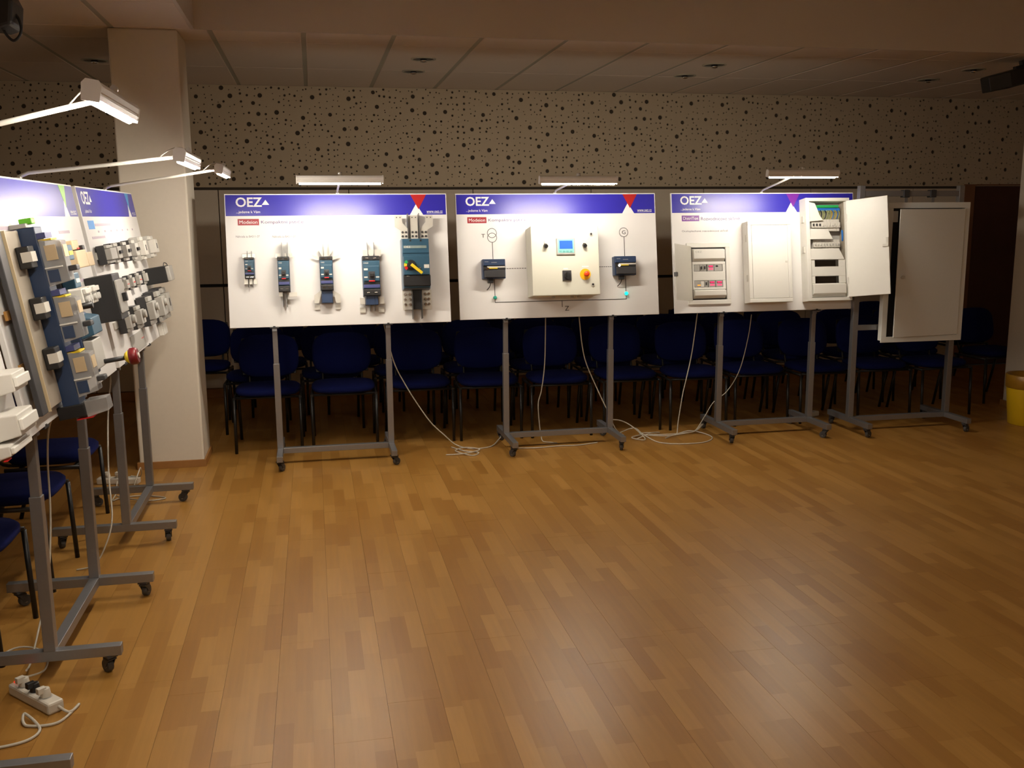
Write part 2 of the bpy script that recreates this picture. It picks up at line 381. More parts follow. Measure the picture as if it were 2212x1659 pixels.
# recessed downlights
def downlight(x, y, lab):
    t = thing('downlight', lab, 'ceiling light', Matrix.Translation((x, y, ZC)), 'recessed ceiling downlights')
    part('rim', MB().lathe([(0.098,0.002),(0.098,-0.006),(0.086,-0.009),(0.082,-0.004),(0.082,0.002)], 28), M_grid, t)
    part('reflector', MB().lathe([(0.080,-0.003),(0.070,-0.0015),(0.05,-0.001),(0.03,-0.001)], 24), M_black, t)
    part('lamp', MB().lathe([(0.024,-0.001),(0.030,-0.016),(0.028,-0.024),(0.012,-0.030)], 20), M_chrome, t)
for x, y, lab in ((0.90,7.75,'nearer downlight of the pair in the ceiling above the first board'), (0.89,8.41,'farther downlight of the pair in the ceiling above the first board'),
                  (3.27,7.69,'nearer downlight of the pair in the ceiling between second and third board'), (3.26,8.31,'farther downlight of the pair in the ceiling between second and third board'),
                  (5.59,7.60,'nearer downlight of the pair at the right end of the ceiling'), (5.59,8.23,'farther downlight of the pair at the right end of the ceiling'),
                  (-1.58,8.20,'single downlight in the dark ceiling left of the pillar')):
    downlight(x, y, lab)

# ------------------------------------------------------------------ display stands
TILT, ZB, BW, BH = 0.1573, 0.9686, 1.5, 0.9
RX = PI/2-TILT
def stand_matrix(x, y, rz): return Matrix.Translation((x, y, 0)) @ Matrix.Rotation(rz, 4, 'Z')
def board_matrix(SM): return SM @ Matrix.Translation((-BW/2, 0, ZB)) @ Matrix.Rotation(RX, 4, 'X')
def castor(parent, x, y, ang):
    br = MB().box(-0.02,-0.02,0.066,0.02,0.02,0.075).cyl((0,0,0.058),(0,0,0.068),0.014)
    br.prism([(-0.014,0.060),(0.022,0.060),(0.034,0.022),(0.016,0.022)], -0.017, -0.014)
    br2 = MB().prism([(-0.014,0.060),(0.022,0.060),(0.034,0.022),(0.016,0.022)], 0.014, 0.017)
    br3 = MB().box(-0.016,-0.017,0.056,0.024,0.017,0.061)
    k = MB(); Rm = Matrix.Rotation(PI/2, 4, 'X')
    a = MB().prism([(-0.014,0.060),(0.022,0.060),(0.034,0.020),(0.014,0.020)], -0.017, -0.014).xf(Rm)
    b = MB().prism([(-0.014,0.060),(0.022,0.060),(0.034,0.020),(0.014,0.020)], 0.014, 0.017).xf(Rm)
    k.add(a.v, a.f); k.add(b.v, b.f); k.box(-0.016,-0.017,0.056,0.024,0.017,0.061); k.box(-0.02,-0.02,0.066,0.02,0.02,0.0748); k.cyl((0,0,0.058),(0,0,0.068),0.013)
    c = part('castor', k, M_dark, parent, (x, y, 0), (0, 0, ang))
    part('wheel', MB().cyl((0.022,-0.012,0.026),(0.022,0.012,0.026),0.026,n=20), M_wheel, c, bevel=0.003)
    part('hub', MB().cyl((0.022,-0.0135,0.026),(0.022,0.0135,0.026),0.010,n=12), M_steel, c)
def stand(lab, SM, posts, foot, band='red', tagm=None, tagtext=None, head=None, www=True, group='wheeled display stands'):
    t = thing('display_stand', lab, 'display stand', SM, group)
    PY = 0.055
    for x in posts:
        part('foot', B(x-0.02, foot[0], 0.075, x+0.02, foot[1], 0.115), M_alu, t, bevel=0.002)
        for y, a in ((foot[0]+0.045, random.uniform(-0.6, 2.2)), (foot[1]-0.045, random.uniform(-1, 3))): castor(t, x, y, a)
        part('post', B(x-0.021, PY-0.021, 0.115, x+0.021, PY+0.021, 0.71), M_alu, t, bevel=0.002)
        part('inner_post', B(x-0.017, PY-0.017, 0.71, x+0.017, PY+0.017, 0.955), M_alu, t, bevel=0.002)
        Mu = Matrix.Translation((0, 0, ZB)) @ Matrix.Rotation(RX, 4, 'X')
        part('upper_post', B(x-0.017, -0.03, -0.066, x+0.017, 0.80, -0.032).xf(Mu), M_alu, t, bevel=0.002)
        part('board_clip', MB().box(x-0.03,-0.008,-0.024,x+0.03,0.0,0.003).box(x-0.008,-0.008,0.0,x+0.008,0.006,0.003).xf(Mu), M_dark, t)
    part('crossbar', B(min(posts)+0.02, PY-0.02, 0.0755, max(posts)-0.02, PY+0.02, 0.1145), M_alu, t, bevel=0.002)
    bd = part('board', B(0, 0, -0.018, BW, BH, 0), M_white, t, (-BW/2, 0, ZB), (RX, 0, 0), bevel=0.0015)
    bm = {'red': M_red, 'violet': M_violet, 'green': M_green, 'cyan': M_cyan}[band]
    tx = 0.99 if band == 'violet' else 1.303
    part('header_band', B(0.006, 0.752, 0, 1.494, 0.893, 0.0008), M_blue, bd)
    part('accent_triangle', MB().prism([(tx-0.056,0.893),(tx+0.056,0.893),(tx-0.001,0.790)], 0, 0.0016), bm, bd)
    part('logo_triangle', MB().prism([(tx-0.062,0.752),(tx+0.030,0.752),(tx-0.017,0.828)], 0, 0.0013), M_print, bd)
    lettering('OEZ', (0.073, 0.812, 0.245, 0.877), M_print, bd, bold=0.0020)
    part('logo_triangle', MB().prism([(0.243,0.826),(0.292,0.826),(0.268,0.860)], 0, 0.0012), M_print, bd)
    lettering('...jedeme k Vám', (0.075, 0.765, 0.230, 0.788), M_print, bd, bold=0.0006)
    if www and band != 'violet':
        lettering('www.oez.cz', (1.358, 0.764, 1.470, 0.779), M_print, bd, bold=0.0006)
        part('underline', B(1.358, 0.7605, 0, 1.470, 0.762, 0.0012), M_print, bd)
    if tagm:
        part('name_tag', B(0.081, 0.689, 0, 0.220, 0.732, 0.0008), tagm, bd)
        if tagtext: lettering(tagtext, (0.092, 0.699, 0.210, 0.722), M_print, bd)
    if head: lettering(head, (0.233, 0.694, 0.233+0.0165*len(head), 0.722), M_inkviolet, bd)
    return t, bd
SM1 = stand_matrix(0.183, 6.702, 0.0036); SM2 = stand_matrix(1.761, 6.806, 0.0036); SM3 = stand_matrix(3.386, 6.812, 0.0036)
SML2 = stand_matrix(-0.966, 5.798, PI/2); SML1 = stand_matrix(-0.966, 4.221, PI/2); SML0 = stand_matrix(-0.966, 2.65, PI/2)
s1, b1 = stand('wheeled display stand with five blue circuit breakers on its white board', SM1, (-0.46, 0.31), (-0.215, 0.40), 'red', M_tagred, 'Modeion', 'Kompaktní jističe')
s2, b2 = stand('wheeled display stand with a wiring diagram and grey control box on its board', SM2, (-0.41, 0.39), (-0.285, 0.33), 'red', M_tagred, 'Modeion', 'Kompaktní jističe')
s3, b3 = stand('wheeled display stand with violet triangle carrying three white distribution boxes', SM3, (-0.36, 0.41), (-0.265, 0.35), 'violet', M_violet, 'DistriTon', 'Rozvodnicové skříně')
sL2, bL2 = stand('wheeled display stand with light blue triangle in front of the pillar', SML2, (-0.60, 0.16), (-0.195, 0.42), 'cyan', M_tagblue, None, None)
sL1, bL1 = stand('wheeled display stand with green triangle and tall blue fuse switch', SML1, (-0.56, 0.20), (-0.195, 0.42), 'green', M_green, None, None)
sL0, bL0 = stand('nearest wheeled display stand, only one foot showing at the lower left', SML0, (-0.54, 0.22), (-0.195, 0.42), 'green', None, None, None)
for k_ in range(1):  # unseen stand added to hold one more lamp for general brightness
    SMx = stand_matrix(-0.966, 1.07-1.58*k_, PI/2)
    stand('added bare display stand beside the viewer, unseen, carrying an extra lamp', SMx, (-0.38, 0.38), (-0.195, 0.42), 'green', None, None, None)
BM1, BM2, BM3, BML2, BML1, BML0 = [board_matrix(m) for m in (SM1, SM2, SM3, SML2, SML1, SML0)]
lettering('Náhrada za BA511-37', (0.065, 0.607, 0.220, 0.621), M_ink, b1)
lettering('Náhrada za BA511-37', (0.304, 0.604, 0.458, 0.618), M_ink, b1)
lettering('Oceloplechové rozvodnicové skříně', (0.078, 0.604, 0.446, 0.623), M_ink, b3)
# diagram lines on board 2
dl = 0.0016
dg_ = lambda *r: part('diagram_line', B(r[0], r[1], 0, r[2], r[3], dl), M_line, b2)
dg_(0.2545, 0.425, 0.2585, 0.552); dg_(1.2460, 0.43, 1.2500, 0.580)
dg_(0.2580, 0.118, 0.2620, 0.29); dg_(1.2460, 0.118, 1.2500, 0.30); dg_(0.258, 0.117, 1.250, 0.1215); dg_(0.755, 0.073, 0.759, 0.118)
for a, b in ((0.335, 0.503), (0.998, 1.148)):
    n = 9
    for k in range(n):
        x0 = a+(b-a)*k/n; dg_(x0, 0.358, x0+(b-a)/n*0.72, 0.362)
def ring2d(cx, cy, r, wd, parent):
    mb = MB(); n = 36; vs_ = []; 
    for q in range(n):
        a = 2*PI*q/n; vs_ += [(cx+(r-wd)*math.cos(a), cy+(r-wd)*math.sin(a), dl), (cx+(r+wd)*math.cos(a), cy+(r+wd)*math.sin(a), dl)]
    mb.add(vs_, [(2*q, 2*q+1, (2*q+3) % (2*n), (2*q+2) % (2*n)) for q in range(n)]); return part('diagram_ring', mb, M_line, parent)
ring2d(0.256, 0.617, 0.033, 0.0018, b2); ring2d(0.256, 0.584, 0.033, 0.0018, b2); ring2d(1.246, 0.612, 0.033, 0.0018, b2)
lettering('T', (0.178, 0.585, 0.205, 0.611), M_line, b2, z=dl); lettering('G', (1.233, 0.598, 1.260, 0.626), M_line, b2, z=dl); lettering('Z', (0.776, 0.046, 0.808, 0.079), M_line, b2, z=dl)
# printing on the left boards
part('printed_line', B(0.233, 0.703, 0, 0.62, 0.716, 0.001), mat('faded_print', (0.50, 0.42, 0.50, 1), 0.6, noise=0.05), bL2)
part('printed_line', B(0.103, 0.640, 0, 0.41, 0.652, 0.001), MATS['faded_print'], bL2)
for k in range(7): part('printed_mark', B(0.27+k*0.16, 0.670, 0, 0.30+k*0.16, 0.680, 0.001), MATS['faded_print'], bL2)
part('printed_line', B(1.06, 0.677, 0, 1.25, 0.690, 0.001), MATS['faded_print'], bL1)
part('printed_line', B(0.233, 0.703, 0, 0.52, 0.716, 0.001), MATS['faded_print'], bL1)
part('printed_line', B(1.02, 0.455, 0, 1.30, 0.468, 0.001), MATS['faded_print'], bL1)

# ------------------------------------------------------------------ clip-on lamps
def lamp(lab, BM, u=0.75, reach=0.63, rise=0.055, roll=0.16):
    t = thing('board_lamp', lab, 'lamp', BM @ Matrix.Translation((u, BH, 0)), 'clip-on fluorescent lamps')
    # lamp frame: x along the board, world-up and outward directions in local axes
    upv = Vector((0, math.cos(TILT), math.sin(TILT))); out = Vector((0, -math.sin(TILT), math.cos(TILT)))
    Lm = Matrix(((1,0,0,0),(0,upv.y,out.y,0),(0,upv.z,out.z,0),(0,0,0,1)))    # local x, up, out
    P = lambda x, h, o: tuple((Lm @ Vector((x, h, o))))
    P0 = P
    part('clip', MB().box(-0.012,-0.04,-0.028,0.012,0.006,-0.0185).box(-0.012,0.0005,-0.0185,0.012,0.006,0.003), M_steel, t, bevel=0.001)
    part('arm', MB().tube([P(0,0.005,-0.01), P(0,0.022,0.03), P(0,0.022+rise*0.5,reach*0.5), P(0,0.028+rise,reach-0.02)], 0.0075, 10), M_steel, t)
    h0 = rise-0.002; hc, oc = h0+0.02, reach; cr, sr = math.cos(roll), math.sin(roll)
    P = lambda x, h, o: P0(x, hc+(h-hc)*cr-(o-oc)*sr, oc+(h-hc)*sr+(o-oc)*cr)
    hs = MB()
    q = reach
    prof = [(h0, q-0.020), (h0+0.012, q-0.022), (h0+0.014, q-0.019), (h0+0.018, q-0.019), (h0+0.020, q-0.022), (h0+0.034, q-0.022), (h0+0.044, q-0.014), (h0+0.044, q+0.014), (h0+0.034, q+0.022), (h0+0.020, q+0.022), (h0+0.018, q+0.019), (h0+0.014, q+0.019), (h0+0.012, q+0.022), (h0, q+0.020), (h0+0.001, q+0.013), (h0+0.010, q+0.008), (h0+0.010, q-0.008), (h0+0.001, q-0.013)]
    n = len(prof); Lh = 0.262
    vs_ = [P(-Lh, a, b) for a, b in prof]+[P(Lh, a, b) for a, b in prof]
    hs.add(vs_, [(i, (i+1) % n, n+(i+1) % n, n+i) for i in range(n)])
    part('housing', hs, M_housing, t)
    for s in (-1, 1):
        e = MB(); x0 = s*Lh; x1 = s*(Lh+0.006)
        pts = [(h0-0.006, reach-0.021), (h0+0.035, reach-0.024), (h0+0.046, reach-0.015), (h0+0.046, reach+0.015), (h0+0.035, reach+0.024), (h0-0.006, reach+0.021)]
        m = len(pts); e.add([P(x0, a, b) for a, b in pts]+[P(x1, a, b) for a, b in pts], [tuple(range(m)), tuple(range(2*m-1, m-1, -1))]+[(i, (i+1) % m, m+(i+1) % m, m+i) for i in range(m)])
        part('end_cap', e, M_housing, t)
    part('tube', MB().cyl(P(-Lh+0.012, h0-0.004, reach), P(Lh-0.012, h0-0.004, reach), 0.0085, n=12), M_tube, t)
    part('joint', MB().cyl(P(-0.012, h0+0.056, reach), P(0.012, h0+0.056, reach), 0.009, n=12), M_steel, t)
    part('lead', MB().tube(smooth_path([P(0.010, h0+0.05, reach), P0(0.014, hc+0.045, reach-0.03), P0(0.008, hc+0.035, reach-0.07), P0(0.0, 0.030+rise*0.86, reach-0.11)], 4), 0.0022, 6), M_cable, t)
lamp('clip-on fluorescent lamp over the five-breaker board', BM1)
lamp('clip-on fluorescent lamp over the wiring-diagram board', BM2, 0.735)
lamp('clip-on fluorescent lamp over the board with the three white boxes', BM3, 0.73, rise=0.10, roll=0.20)
lamp('smallest clip-on lamp of the left row, right of the pillar edge', BML2, 0.73, rise=0.085)
lamp('middle clip-on lamp of the left row, in front of the pillar', BML1, 0.69, rise=0.06)
lamp('largest and nearest clip-on lamp at the upper left', BML0, 0.93, reach=0.60, rise=0.13)

for k_ in range(1):  # extra lamp added out of view to lift the overall light
    lamp('extra clip-on lamp added on the unseen bare board beside the viewer', board_matrix(stand_matrix(-0.966, 1.07-1.58*k_, PI/2)), 0.75, rise=0.08)
def fill_light(x, y, lab):  # unseen fill light, added to brighten the room from behind the camera
    t = thing('fill_light', lab, 'ceiling light', Matrix.Translation((x, y, ZU)), 'added fill lights on the ceiling')
    tr = part('tray', B(-0.31, -0.31, -0.018, 0.31, 0.31, -0.0005), M_housing, t)
    for a in range(4): part('tray_edge', B(-0.31, -0.31, -0.05, 0.31, -0.292, -0.018).xf(Matrix.Rotation(a*PI/2, 4, 'Z')), M_housing, t)
    part('diffuser', B(-0.29, -0.29, -0.04, 0.29, 0.29, -0.02), mat('fill_diffuser', (0.8, 0.8, 0.8, 1), 0.6, noise=0.01, emit=((1.0, 0.83, 0.64), FILL_POWER)), t)
fill_light(1.0, -1.2, 'added square fill light behind the viewer, left one of the pair'); fill_light(4.6, -1.2, 'added square fill light behind the viewer, right one of the pair')

# ------------------------------------------------------------------ breakers on the first board
def screw(mb, x, y, z, r=0.006): mb.cyl((x, y, z), (x, y, z+0.002), r, n=10)
def breaker(lab, u, v0, v1, wd, d, upper, lower, toggle=True):
    h = v1-v0; cx = 0.0
    t = thing('circuit_breaker', lab, 'circuit breaker', BM1 @ Matrix.Translation((u, v0, 0)), 'moulded case circuit breakers on the first board')
    hw = wd/2
    part('base', B(-hw, 0.0, 0.0005, hw, h, d*0.62), M_navy, t, bevel=0.003)
    part('front_cover', MB().box(-hw+0.002, h*0.17, d*0.62, hw-0.002, h*0.88, d*0.86).box(-hw+0.006, h*0.36, d*0.86, hw-0.006, h*0.74, d), M_teal, t, bevel=0.003)
    for a, b, nm in ((h*0.89, h, 'terminal_cover'), (0.0, h*0.16, 'terminal_cover')):
        tc = part(nm, B(-hw+0.001, a, d*0.62, hw-0.001, b, d*0.84), M_black, t, bevel=0.003)
        s = MB()
        for sx in (-0.22, 0.22): s.box(sx*wd-0.010, (a+b)/2-0.003, d*0.84, sx*wd+0.010, (a+b)/2+0.001, d*0.84+0.003)
        part('screws', s, M_chrome, tc)
    part('setting_band', B(-hw+0.004, h*0.19, d*0.86, hw-0.004, h*0.275, d*0.90), M_navyband, t, bevel=0.002)
    part('dark_band', B(-hw+0.004, h*0.28, d*0.86, hw-0.004, h*0.33, d*0.885), M_black, t)
    part('toggle_frame', B(-wd*0.19, h*0.41, d, wd*0.19, h*0.60, d+0.004), M_dark, t, bevel=0.001)
    part('toggle', B(-wd*0.11, h*0.46, d, wd*0.11, h*0.55, d+0.024), M_black, t, bevel=0.003)
    part('trip_button', B(-wd*0.17, h*0.345, d*0.86, wd*0.17, h*0.375, d+0.006), M_redbtn, t, bevel=0.001)
    lbl = MB(); lbl.box(-hw+0.008, h*0.63, d, -hw+0.008+wd*0.22, h*0.68, d+0.0006); lbl.box(-hw+0.008, h*0.44, d, -hw+0.008+wd*0.2, h*0.475, d+0.0006); lbl.box(hw-0.008-wd*0.2, h*0.44, d, hw-0.008, h*0.475, d+0.0006)
    part('rating_labels', lbl, M_modl, t)
    lettering('OEZ', (-hw+0.008, h*0.80, -hw+0.008+wd*0.28, h*0.835), M_modl, t, z=d*0.86+0.0006, bold=0.001)
    if toggle == 'small': return t, h
    # upper connections
    if upper == 'barriers':
        for sx in (-0.09, 0.40): part('phase_barrier', MB().add([(sx*wd-0.001,h,0.004),(sx*wd-0.001,h,d*0.8),(sx*wd-0.001,h+0.10,d*0.55),(sx*wd-0.001,h+0.10,0.004),(sx*wd+0.001,h,0.004),(sx*wd+0.001,h,d*0.8),(sx*wd+0.001,h+0.10,d*0.55),(sx*wd+0.001,h+0.10,0.004)], [(0,1,2,3),(7,6,5,4),(0,4,5,1),(1,5,6,2),(2,6,7,3),(3,7,4,0)]), M_barrier, t)
        for x0, x1 in ((-0.55*wd-0.01, -0.20*wd), (0.10*wd, 0.30*wd), (0.46*wd, 0.60*wd+0.014)): part('terminal_plate', B(x0, h-0.004, d*0.35, x1, h+0.026, d*0.35+0.004), M_steel, t, bevel=0.001)
    if upper == 'wedge':
        for s in (-1, 1):
            part('terminal_plate', MB().prism([(s*0.012,h),(s*0.020,h),(s*0.048,h+0.045),(s*0.048,h+0.068),(s*0.016,h+0.068)], d*0.40, d*0.40+0.005), M_steel, t)
            part('spread_terminal', MB().prism([(s*0.040,h-0.012),(s*0.050,h-0.014),(s*0.088,h+0.004),(s*0.092,h+0.022),(s*0.080,h+0.014),(s*0.040,h)], d*0.30, d*0.30+0.005), M_steel, t)
        part('terminal_plate', B(-0.011, h, d*0.45, 0.011, h+0.07, d*0.45+0.005), M_steel, t)
        for sx in (-0.016, 0.020): part('phase_barrier', B(sx-0.001, h, 0.004, sx+0.001, h+0.09, d*0.55), M_barrier, t)
    if upper == 'plates':
        for x0, x1, k in ((-0.44*wd, -0.14*wd, 0), (-0.12*wd, 0.18*wd, 1), (0.20*wd, 0.62*wd, 0)):
            part('terminal_plate', MB().prism([(x0+0.012,h),(x1-0.004,h),(x1,h+0.014),(x1,h+0.045),(x0,h+0.045),(x0,h+0.02)], d*0.42, d*0.42+0.005), M_steel, t)
        for sx in (-0.16, 0.22): part('phase_barrier', B(sx*wd-0.001, h, 0.004, sx*wd+0.001, h+0.098, d*0.55), M_barrier, t)
    # lower connections
    if lower == 'narrow':
        part('terminal_plate', B(hw-0.012, -0.034, d*0.4, hw+0.042, -0.004, d*0.4+0.004), M_steel, t, bevel=0.001)
        part('terminal_plate', B(-hw, -0.030, d*0.4, -hw+0.028, 0.0, d*0.4+0.004), M_steel, t, bevel=0.001)
        for sx in (-0.012, 0.014): part('phase_barrier', B(sx-0.0012, -0.10, 0.004, sx+0.0012, 0.0, d*0.6), M_barrier2, t)
    if lower == 'flared':
        for s in (-1, 1):
            part('spread_terminal', MB().prism([(s*0.03,0.0),(s*0.045,0.0),(s*0.088,-0.03),(s*0.088,-0.085),(s*0.058,-0.085),(s*0.045,-0.03)], d*0.32, d*0.32+0.005), M_steel, t)
            part('terminal_plate', B(s*0.052, -0.127, 0.006, s*0.086, -0.092, 0.011), M_steel, t)
        part('terminal_shield', MB().taper((-0.042,-0.085,0.040,0.0,0.006), (-0.036,-0.085,0.034,0.0,d*0.6)), M_navy, t, bevel=0.002)
    if lower == 'wide':
        for s in (-1, 1):
            part('terminal_plate', B(s*0.048, -0.055, d*0.35, s*0.082, -0.008, d*0.35+0.005), M_steel, t, bevel=0.001)
            part('terminal_plate', B(s*0.044, -0.112, 0.006, s*0.084, -0.075, 0.011), M_steel, t, bevel=0.001)
        part('terminal_shield', MB().taper((-0.046,-0.062,0.044,0.0,0.006), (-0.042,-0.062,0.040,0.0,d*0.62)), M_navy, t, bevel=0.002)
        for sx in (-0.016, 0.018): part('phase_barrier', B(sx-0.0012, -0.10, 0.004, sx+0.0012, 0.0, d*0.62), M_barrier2, t)
    return t, h
def small_terms(t, h, wd, d):
    for x0, x1 in ((-0.045, -0.014), (-0.010, 0.014), (0.018, 0.042)):
        part('terminal_plate', B(x0, h-0.002, d*0.4, x1, h+0.026, d*0.4+0.003), M_steel, t, bevel=0.001)
        part('terminal_plate', B(x0+0.004, -0.036, d*0.4, x1+0.004, 0.002, d*0.4+0.003), M_steel, t, bevel=0.001)
    for sx in (-0.012, 0.016):
        part('phase_barrier', B(sx-0.001, h, 0.004, sx+0.001, h+0.045, d*0.6), M_barrier, t)
        part('phase_barrier', B(sx-0.001, -0.055, 0.004, sx+0.001, 0.0, d*0.6), M_barrier2, t)
t, h = breaker('smallest of the five blue circuit breakers, leftmost on its board', 0.147, 0.325, 0.467, 0.066, 0.07, None, None, 'small'); small_terms(t, h, 0.066, 0.07)
breaker('blue circuit breaker second from the left with two upright barriers on top', 0.370, 0.232, 0.466, 0.078, 0.10, 'barriers', 'narrow')
breaker('middle blue circuit breaker with wedge-shaped plates above and flared plates below', 0.652, 0.235, 0.463, 0.088, 0.10, 'wedge', 'flared')
breaker('wide blue circuit breaker next to the one with a yellow lever', 0.953, 0.191, 0.462, 0.118, 0.10, 'plates', 'wide')
# the large one with a rotary lever
def big_breaker():
    wd, h, d = 0.19, 0.349, 0.145; hw = wd/2
    t = thing('circuit_breaker', 'largest blue circuit breaker with yellow rotary lever, rightmost on its board', 'circuit breaker', BM1 @ Matrix.Translation((1.258, 0.226, 0)), 'moulded case circuit breakers on the first board')
    part('base', B(-hw, 0, 0.0005, hw, h, d*0.6), mat('breaker_side', (0.16, 0.20, 0.25, 1), 0.4, noise=0.04), t, bevel=0.004)
    part('front_cover', MB().box(-hw+0.003, h*0.02, d*0.6, hw-0.003, h*0.985, d*0.82), M_teal, t, bevel=0.004)
    part('drive_plate', B(-hw+0.006, h*0.27, d*0.82, hw-0.006, h*0.64, d), M_teal, t, bevel=0.004)
    part('lower_cover', B(-hw+0.002, h*0.055, d*0.82, hw-0.002, h*0.268, d*0.95), M_black, t, bevel=0.004)
    for x in (-0.035, 0.036): part('vent', B(x-0.006, h*0.93, d*0.82, x+0.006, h*0.965, d*0.82+0.003), M_black, t)
    part('nameplate', B(-hw+0.012, h*0.80, d*0.82, hw-0.02, h*0.85, d*0.82+0.0012), mat('nameplate', (0.20, 0.25, 0.24, 1), 0.4, noise=0.15, nscale=80), t)
    lettering('OEZ', (-hw+0.016, h*0.808, -hw+0.06, h*0.842), M_modl, t, z=d*0.82+0.0020, bold=0.001)
    part('ridge', B(-hw+0.004, h*0.70, d*0.82, hw-0.004, h*0.76, d*0.86), M_teal, t, bevel=0.003)
    hx, hy = -0.04, h*0.46
    dial = part('dial', MB().cyl((hx, hy, d), (hx, hy, d+0.006), 0.036, n=24), M_black, t)
    for a0, m_ in ((2.30, M_greenp), (2.85, M_yellow), (3.45, M_redbtn)):
        pts = [(hx+r*math.cos(a), hy+r*math.sin(a)) for r, a in ((0.026, a0), (0.047, a0), (0.047, a0+0.26), (0.047, a0+0.5), (0.026, a0+0.5))]
        part('dial_mark', MB().prism(pts, d+0.001, d+0.008), m_, t)
    part('knob', MB().lathe([(0.028, d+0.006), (0.028, d+0.030), (0.024, d+0.036)], 24, axis_at=(hx, hy)), M_black, t)
    lv = MB().box(-0.008, -0.010, d+0.036, 0.088, 0.010, d+0.050).xf(Matrix.Translation((hx+0.004, hy-0.004, 0)) @ Matrix.Rotation(-0.70, 4, 'Z'))
    part('lever', lv, M_yellow, t, bevel=0.003)
    part('rating_label', B(0.05, h*0.40, d, 0.085, h*0.47, d+0.001), M_modl, t)
    s = MB(); s.box(-0.072, h*0.245, d*0.95, -0.05, h*0.25, d*0.95+0.002); s.cyl((0.022, h*0.40, d), (0.022, h*0.40, d+0.004), 0.006, n=10)
    part('screws', s, M_chrome, t)
    # upper bars
    for x0, x1, sh in ((-0.131, -0.080, -1), (-0.024, 0.026, 0), (0.079, 0.131, 1)):
        if sh: pts = [(sh*0.045, h), (sh*0.092, h), (sh*0.092, h+0.062), (sh*0.131, h+0.085), (sh*0.131, h+0.162), (sh*0.080, h+0.162), (sh*0.080, h+0.115), (sh*0.045, h+0.072)]
        else: pts = [(-0.024, h), (0.026, h), (0.026, h+0.162), (-0.024, h+0.162)]
        p_ = part('connection_bar', MB().prism(pts, d*0.40, d*0.40+0.010), M_steel, t)
        s = MB()
        for yy in (h+0.018, h+0.046):
            for xx in (-0.012, 0.012): s.cyl((((sh*0.068) if sh else 0.001)+xx, yy, d*0.40+0.010), (((sh*0.068) if sh else 0.001)+xx, yy, d*0.40+0.016), 0.008, n=8)
        part('bolts', s, M_dark, p_)
        s = MB()
        for xx in (-0.012, 0.012): s.cyl(((x0+x1)/2+xx, h+0.148, d*0.40+0.010), ((x0+x1)/2+xx, h+0.148, d*0.40+0.012), 0.004, n=8)
        part('bolts', s, M_dark, p_)
    for x in (-0.042, 0.034): part('phase_barrier', B(x-0.0015, h, 0.01, x+0.0015, h+0.175, d*0.62), M_barrier2, t)
    # lower terminals and shields
    for x in (-0.078, -0.045, 0.062, 0.086):
        for yy in (-0.03, -0.065, -0.10): part('terminal_bolt', MB().cyl((x, yy, d*0.2), (x, yy, d*0.42), 0.012, 0.008, n=10), M_chrome, t)
    for x0, x1 in ((-hw, -0.028), (-0.020, 0.028), (0.036, hw+0.012)):
        part('connection_bar', B(x0, -0.136, d*0.12, x1, 0.0, d*0.2), M_steel, t, bevel=0.001)
    for x in (-0.030, 0.034): part('phase_barrier', B(x-0.0015, -0.20, 0.006, x+0.0015, 0.0, d*0.60), M_barrier2, t)
    part('terminal_shield', B(-0.030, -0.135, d*0.2, 0.034, 0.0, d*0.34), M_black, t)
big_breaker()

# ------------------------------------------------------------------ second board
def changeover(lab, u, v0):
    t = thing('changeover_switch', lab, 'switch', BM2 @ Matrix.Translation((u, v0, 0)), 'blue switches on the wiring diagram')
    W2, H2 = 0.165, 0.140
    part('base', B(0, 0, 0.0005, W2, H2, 0.060), M_navy, t, bevel=0.004)
    part('top_block', B(0.004, H2*0.66, 0.060, W2-0.004, H2*0.97, 0.080), M_navy, t, bevel=0.003)
    part('lower_block', B(0.008, 0.008, 0.060, W2-0.008, H2*0.42, 0.085), M_dark, t, bevel=0.003)
    part('slot_band', B(0.004, H2*0.44, 0.060, W2-0.004, H2*0.64, 0.070), M_black, t)
    part('nameplate', B(0.03, H2*0.55, 0.070, W2-0.006, H2*0.62, 0.073), M_modl, t)
    part('yellow_mark', B(0.045, H2*0.50, 0.070, 0.105, H2*0.55, 0.074), M_yellow, t)
    part('shaft', MB().cyl((0.03, H2*0.50, 0.07), (0.03, H2*0.50, 0.085), 0.009, n=12), M_chrome, t)
    part('pale_print', MB().box(0.012, H2*0.84, 0.080, 0.04, H2*0.86, 0.0806).box(0.06, H2*0.80, 0.080, 0.10, H2*0.82, 0.0806), M_mod, t)
    part('lead', MB().tube(smooth_path([(0.06,0.0,0.05),(0.055,-0.03,0.05),(0.05,-0.055,0.03),(0.035,-0.075,0.006)], 4), 0.003, 6), M_black, t)
    part('plug', B(0.035, -0.03, 0.03, 0.075, 0.0, 0.06), M_black, t, bevel=0.003)
changeover('dark blue switch under the two-ring transformer symbol', 0.168, 0.284)
changeover('dark blue switch under the circled G symbol', 1.147, 0.290)
for lab, u, v, m_ in (('unlit green pilot lamp at the left end of the diagram line', 0.259, 0.152, M_ledoff), ('lit green pilot lamp at the right end of the diagram line', 1.247, 0.160, M_ledon)):
    t = thing('pilot_lamp', lab, 'pilot lamp', BM2 @ Matrix.Translation((u, v, 0)), 'pilot lamps on the wiring diagram')
    part('ring', MB().lathe([(0.015, 0.0005), (0.015, 0.006), (0.012, 0.008)], 20), M_steel, t)
    part('lens', MB().lathe([(0.0135, 0.006), (0.0135, 0.014), (0.011, 0.021), (0.006, 0.025)], 20), m_, t)
t = thing('control_box', 'grey control box with blue display and yellow emergency stop button', 'control box', BM2 @ Matrix.Translation((0.503, 0.146, 0)))
D = 0.17
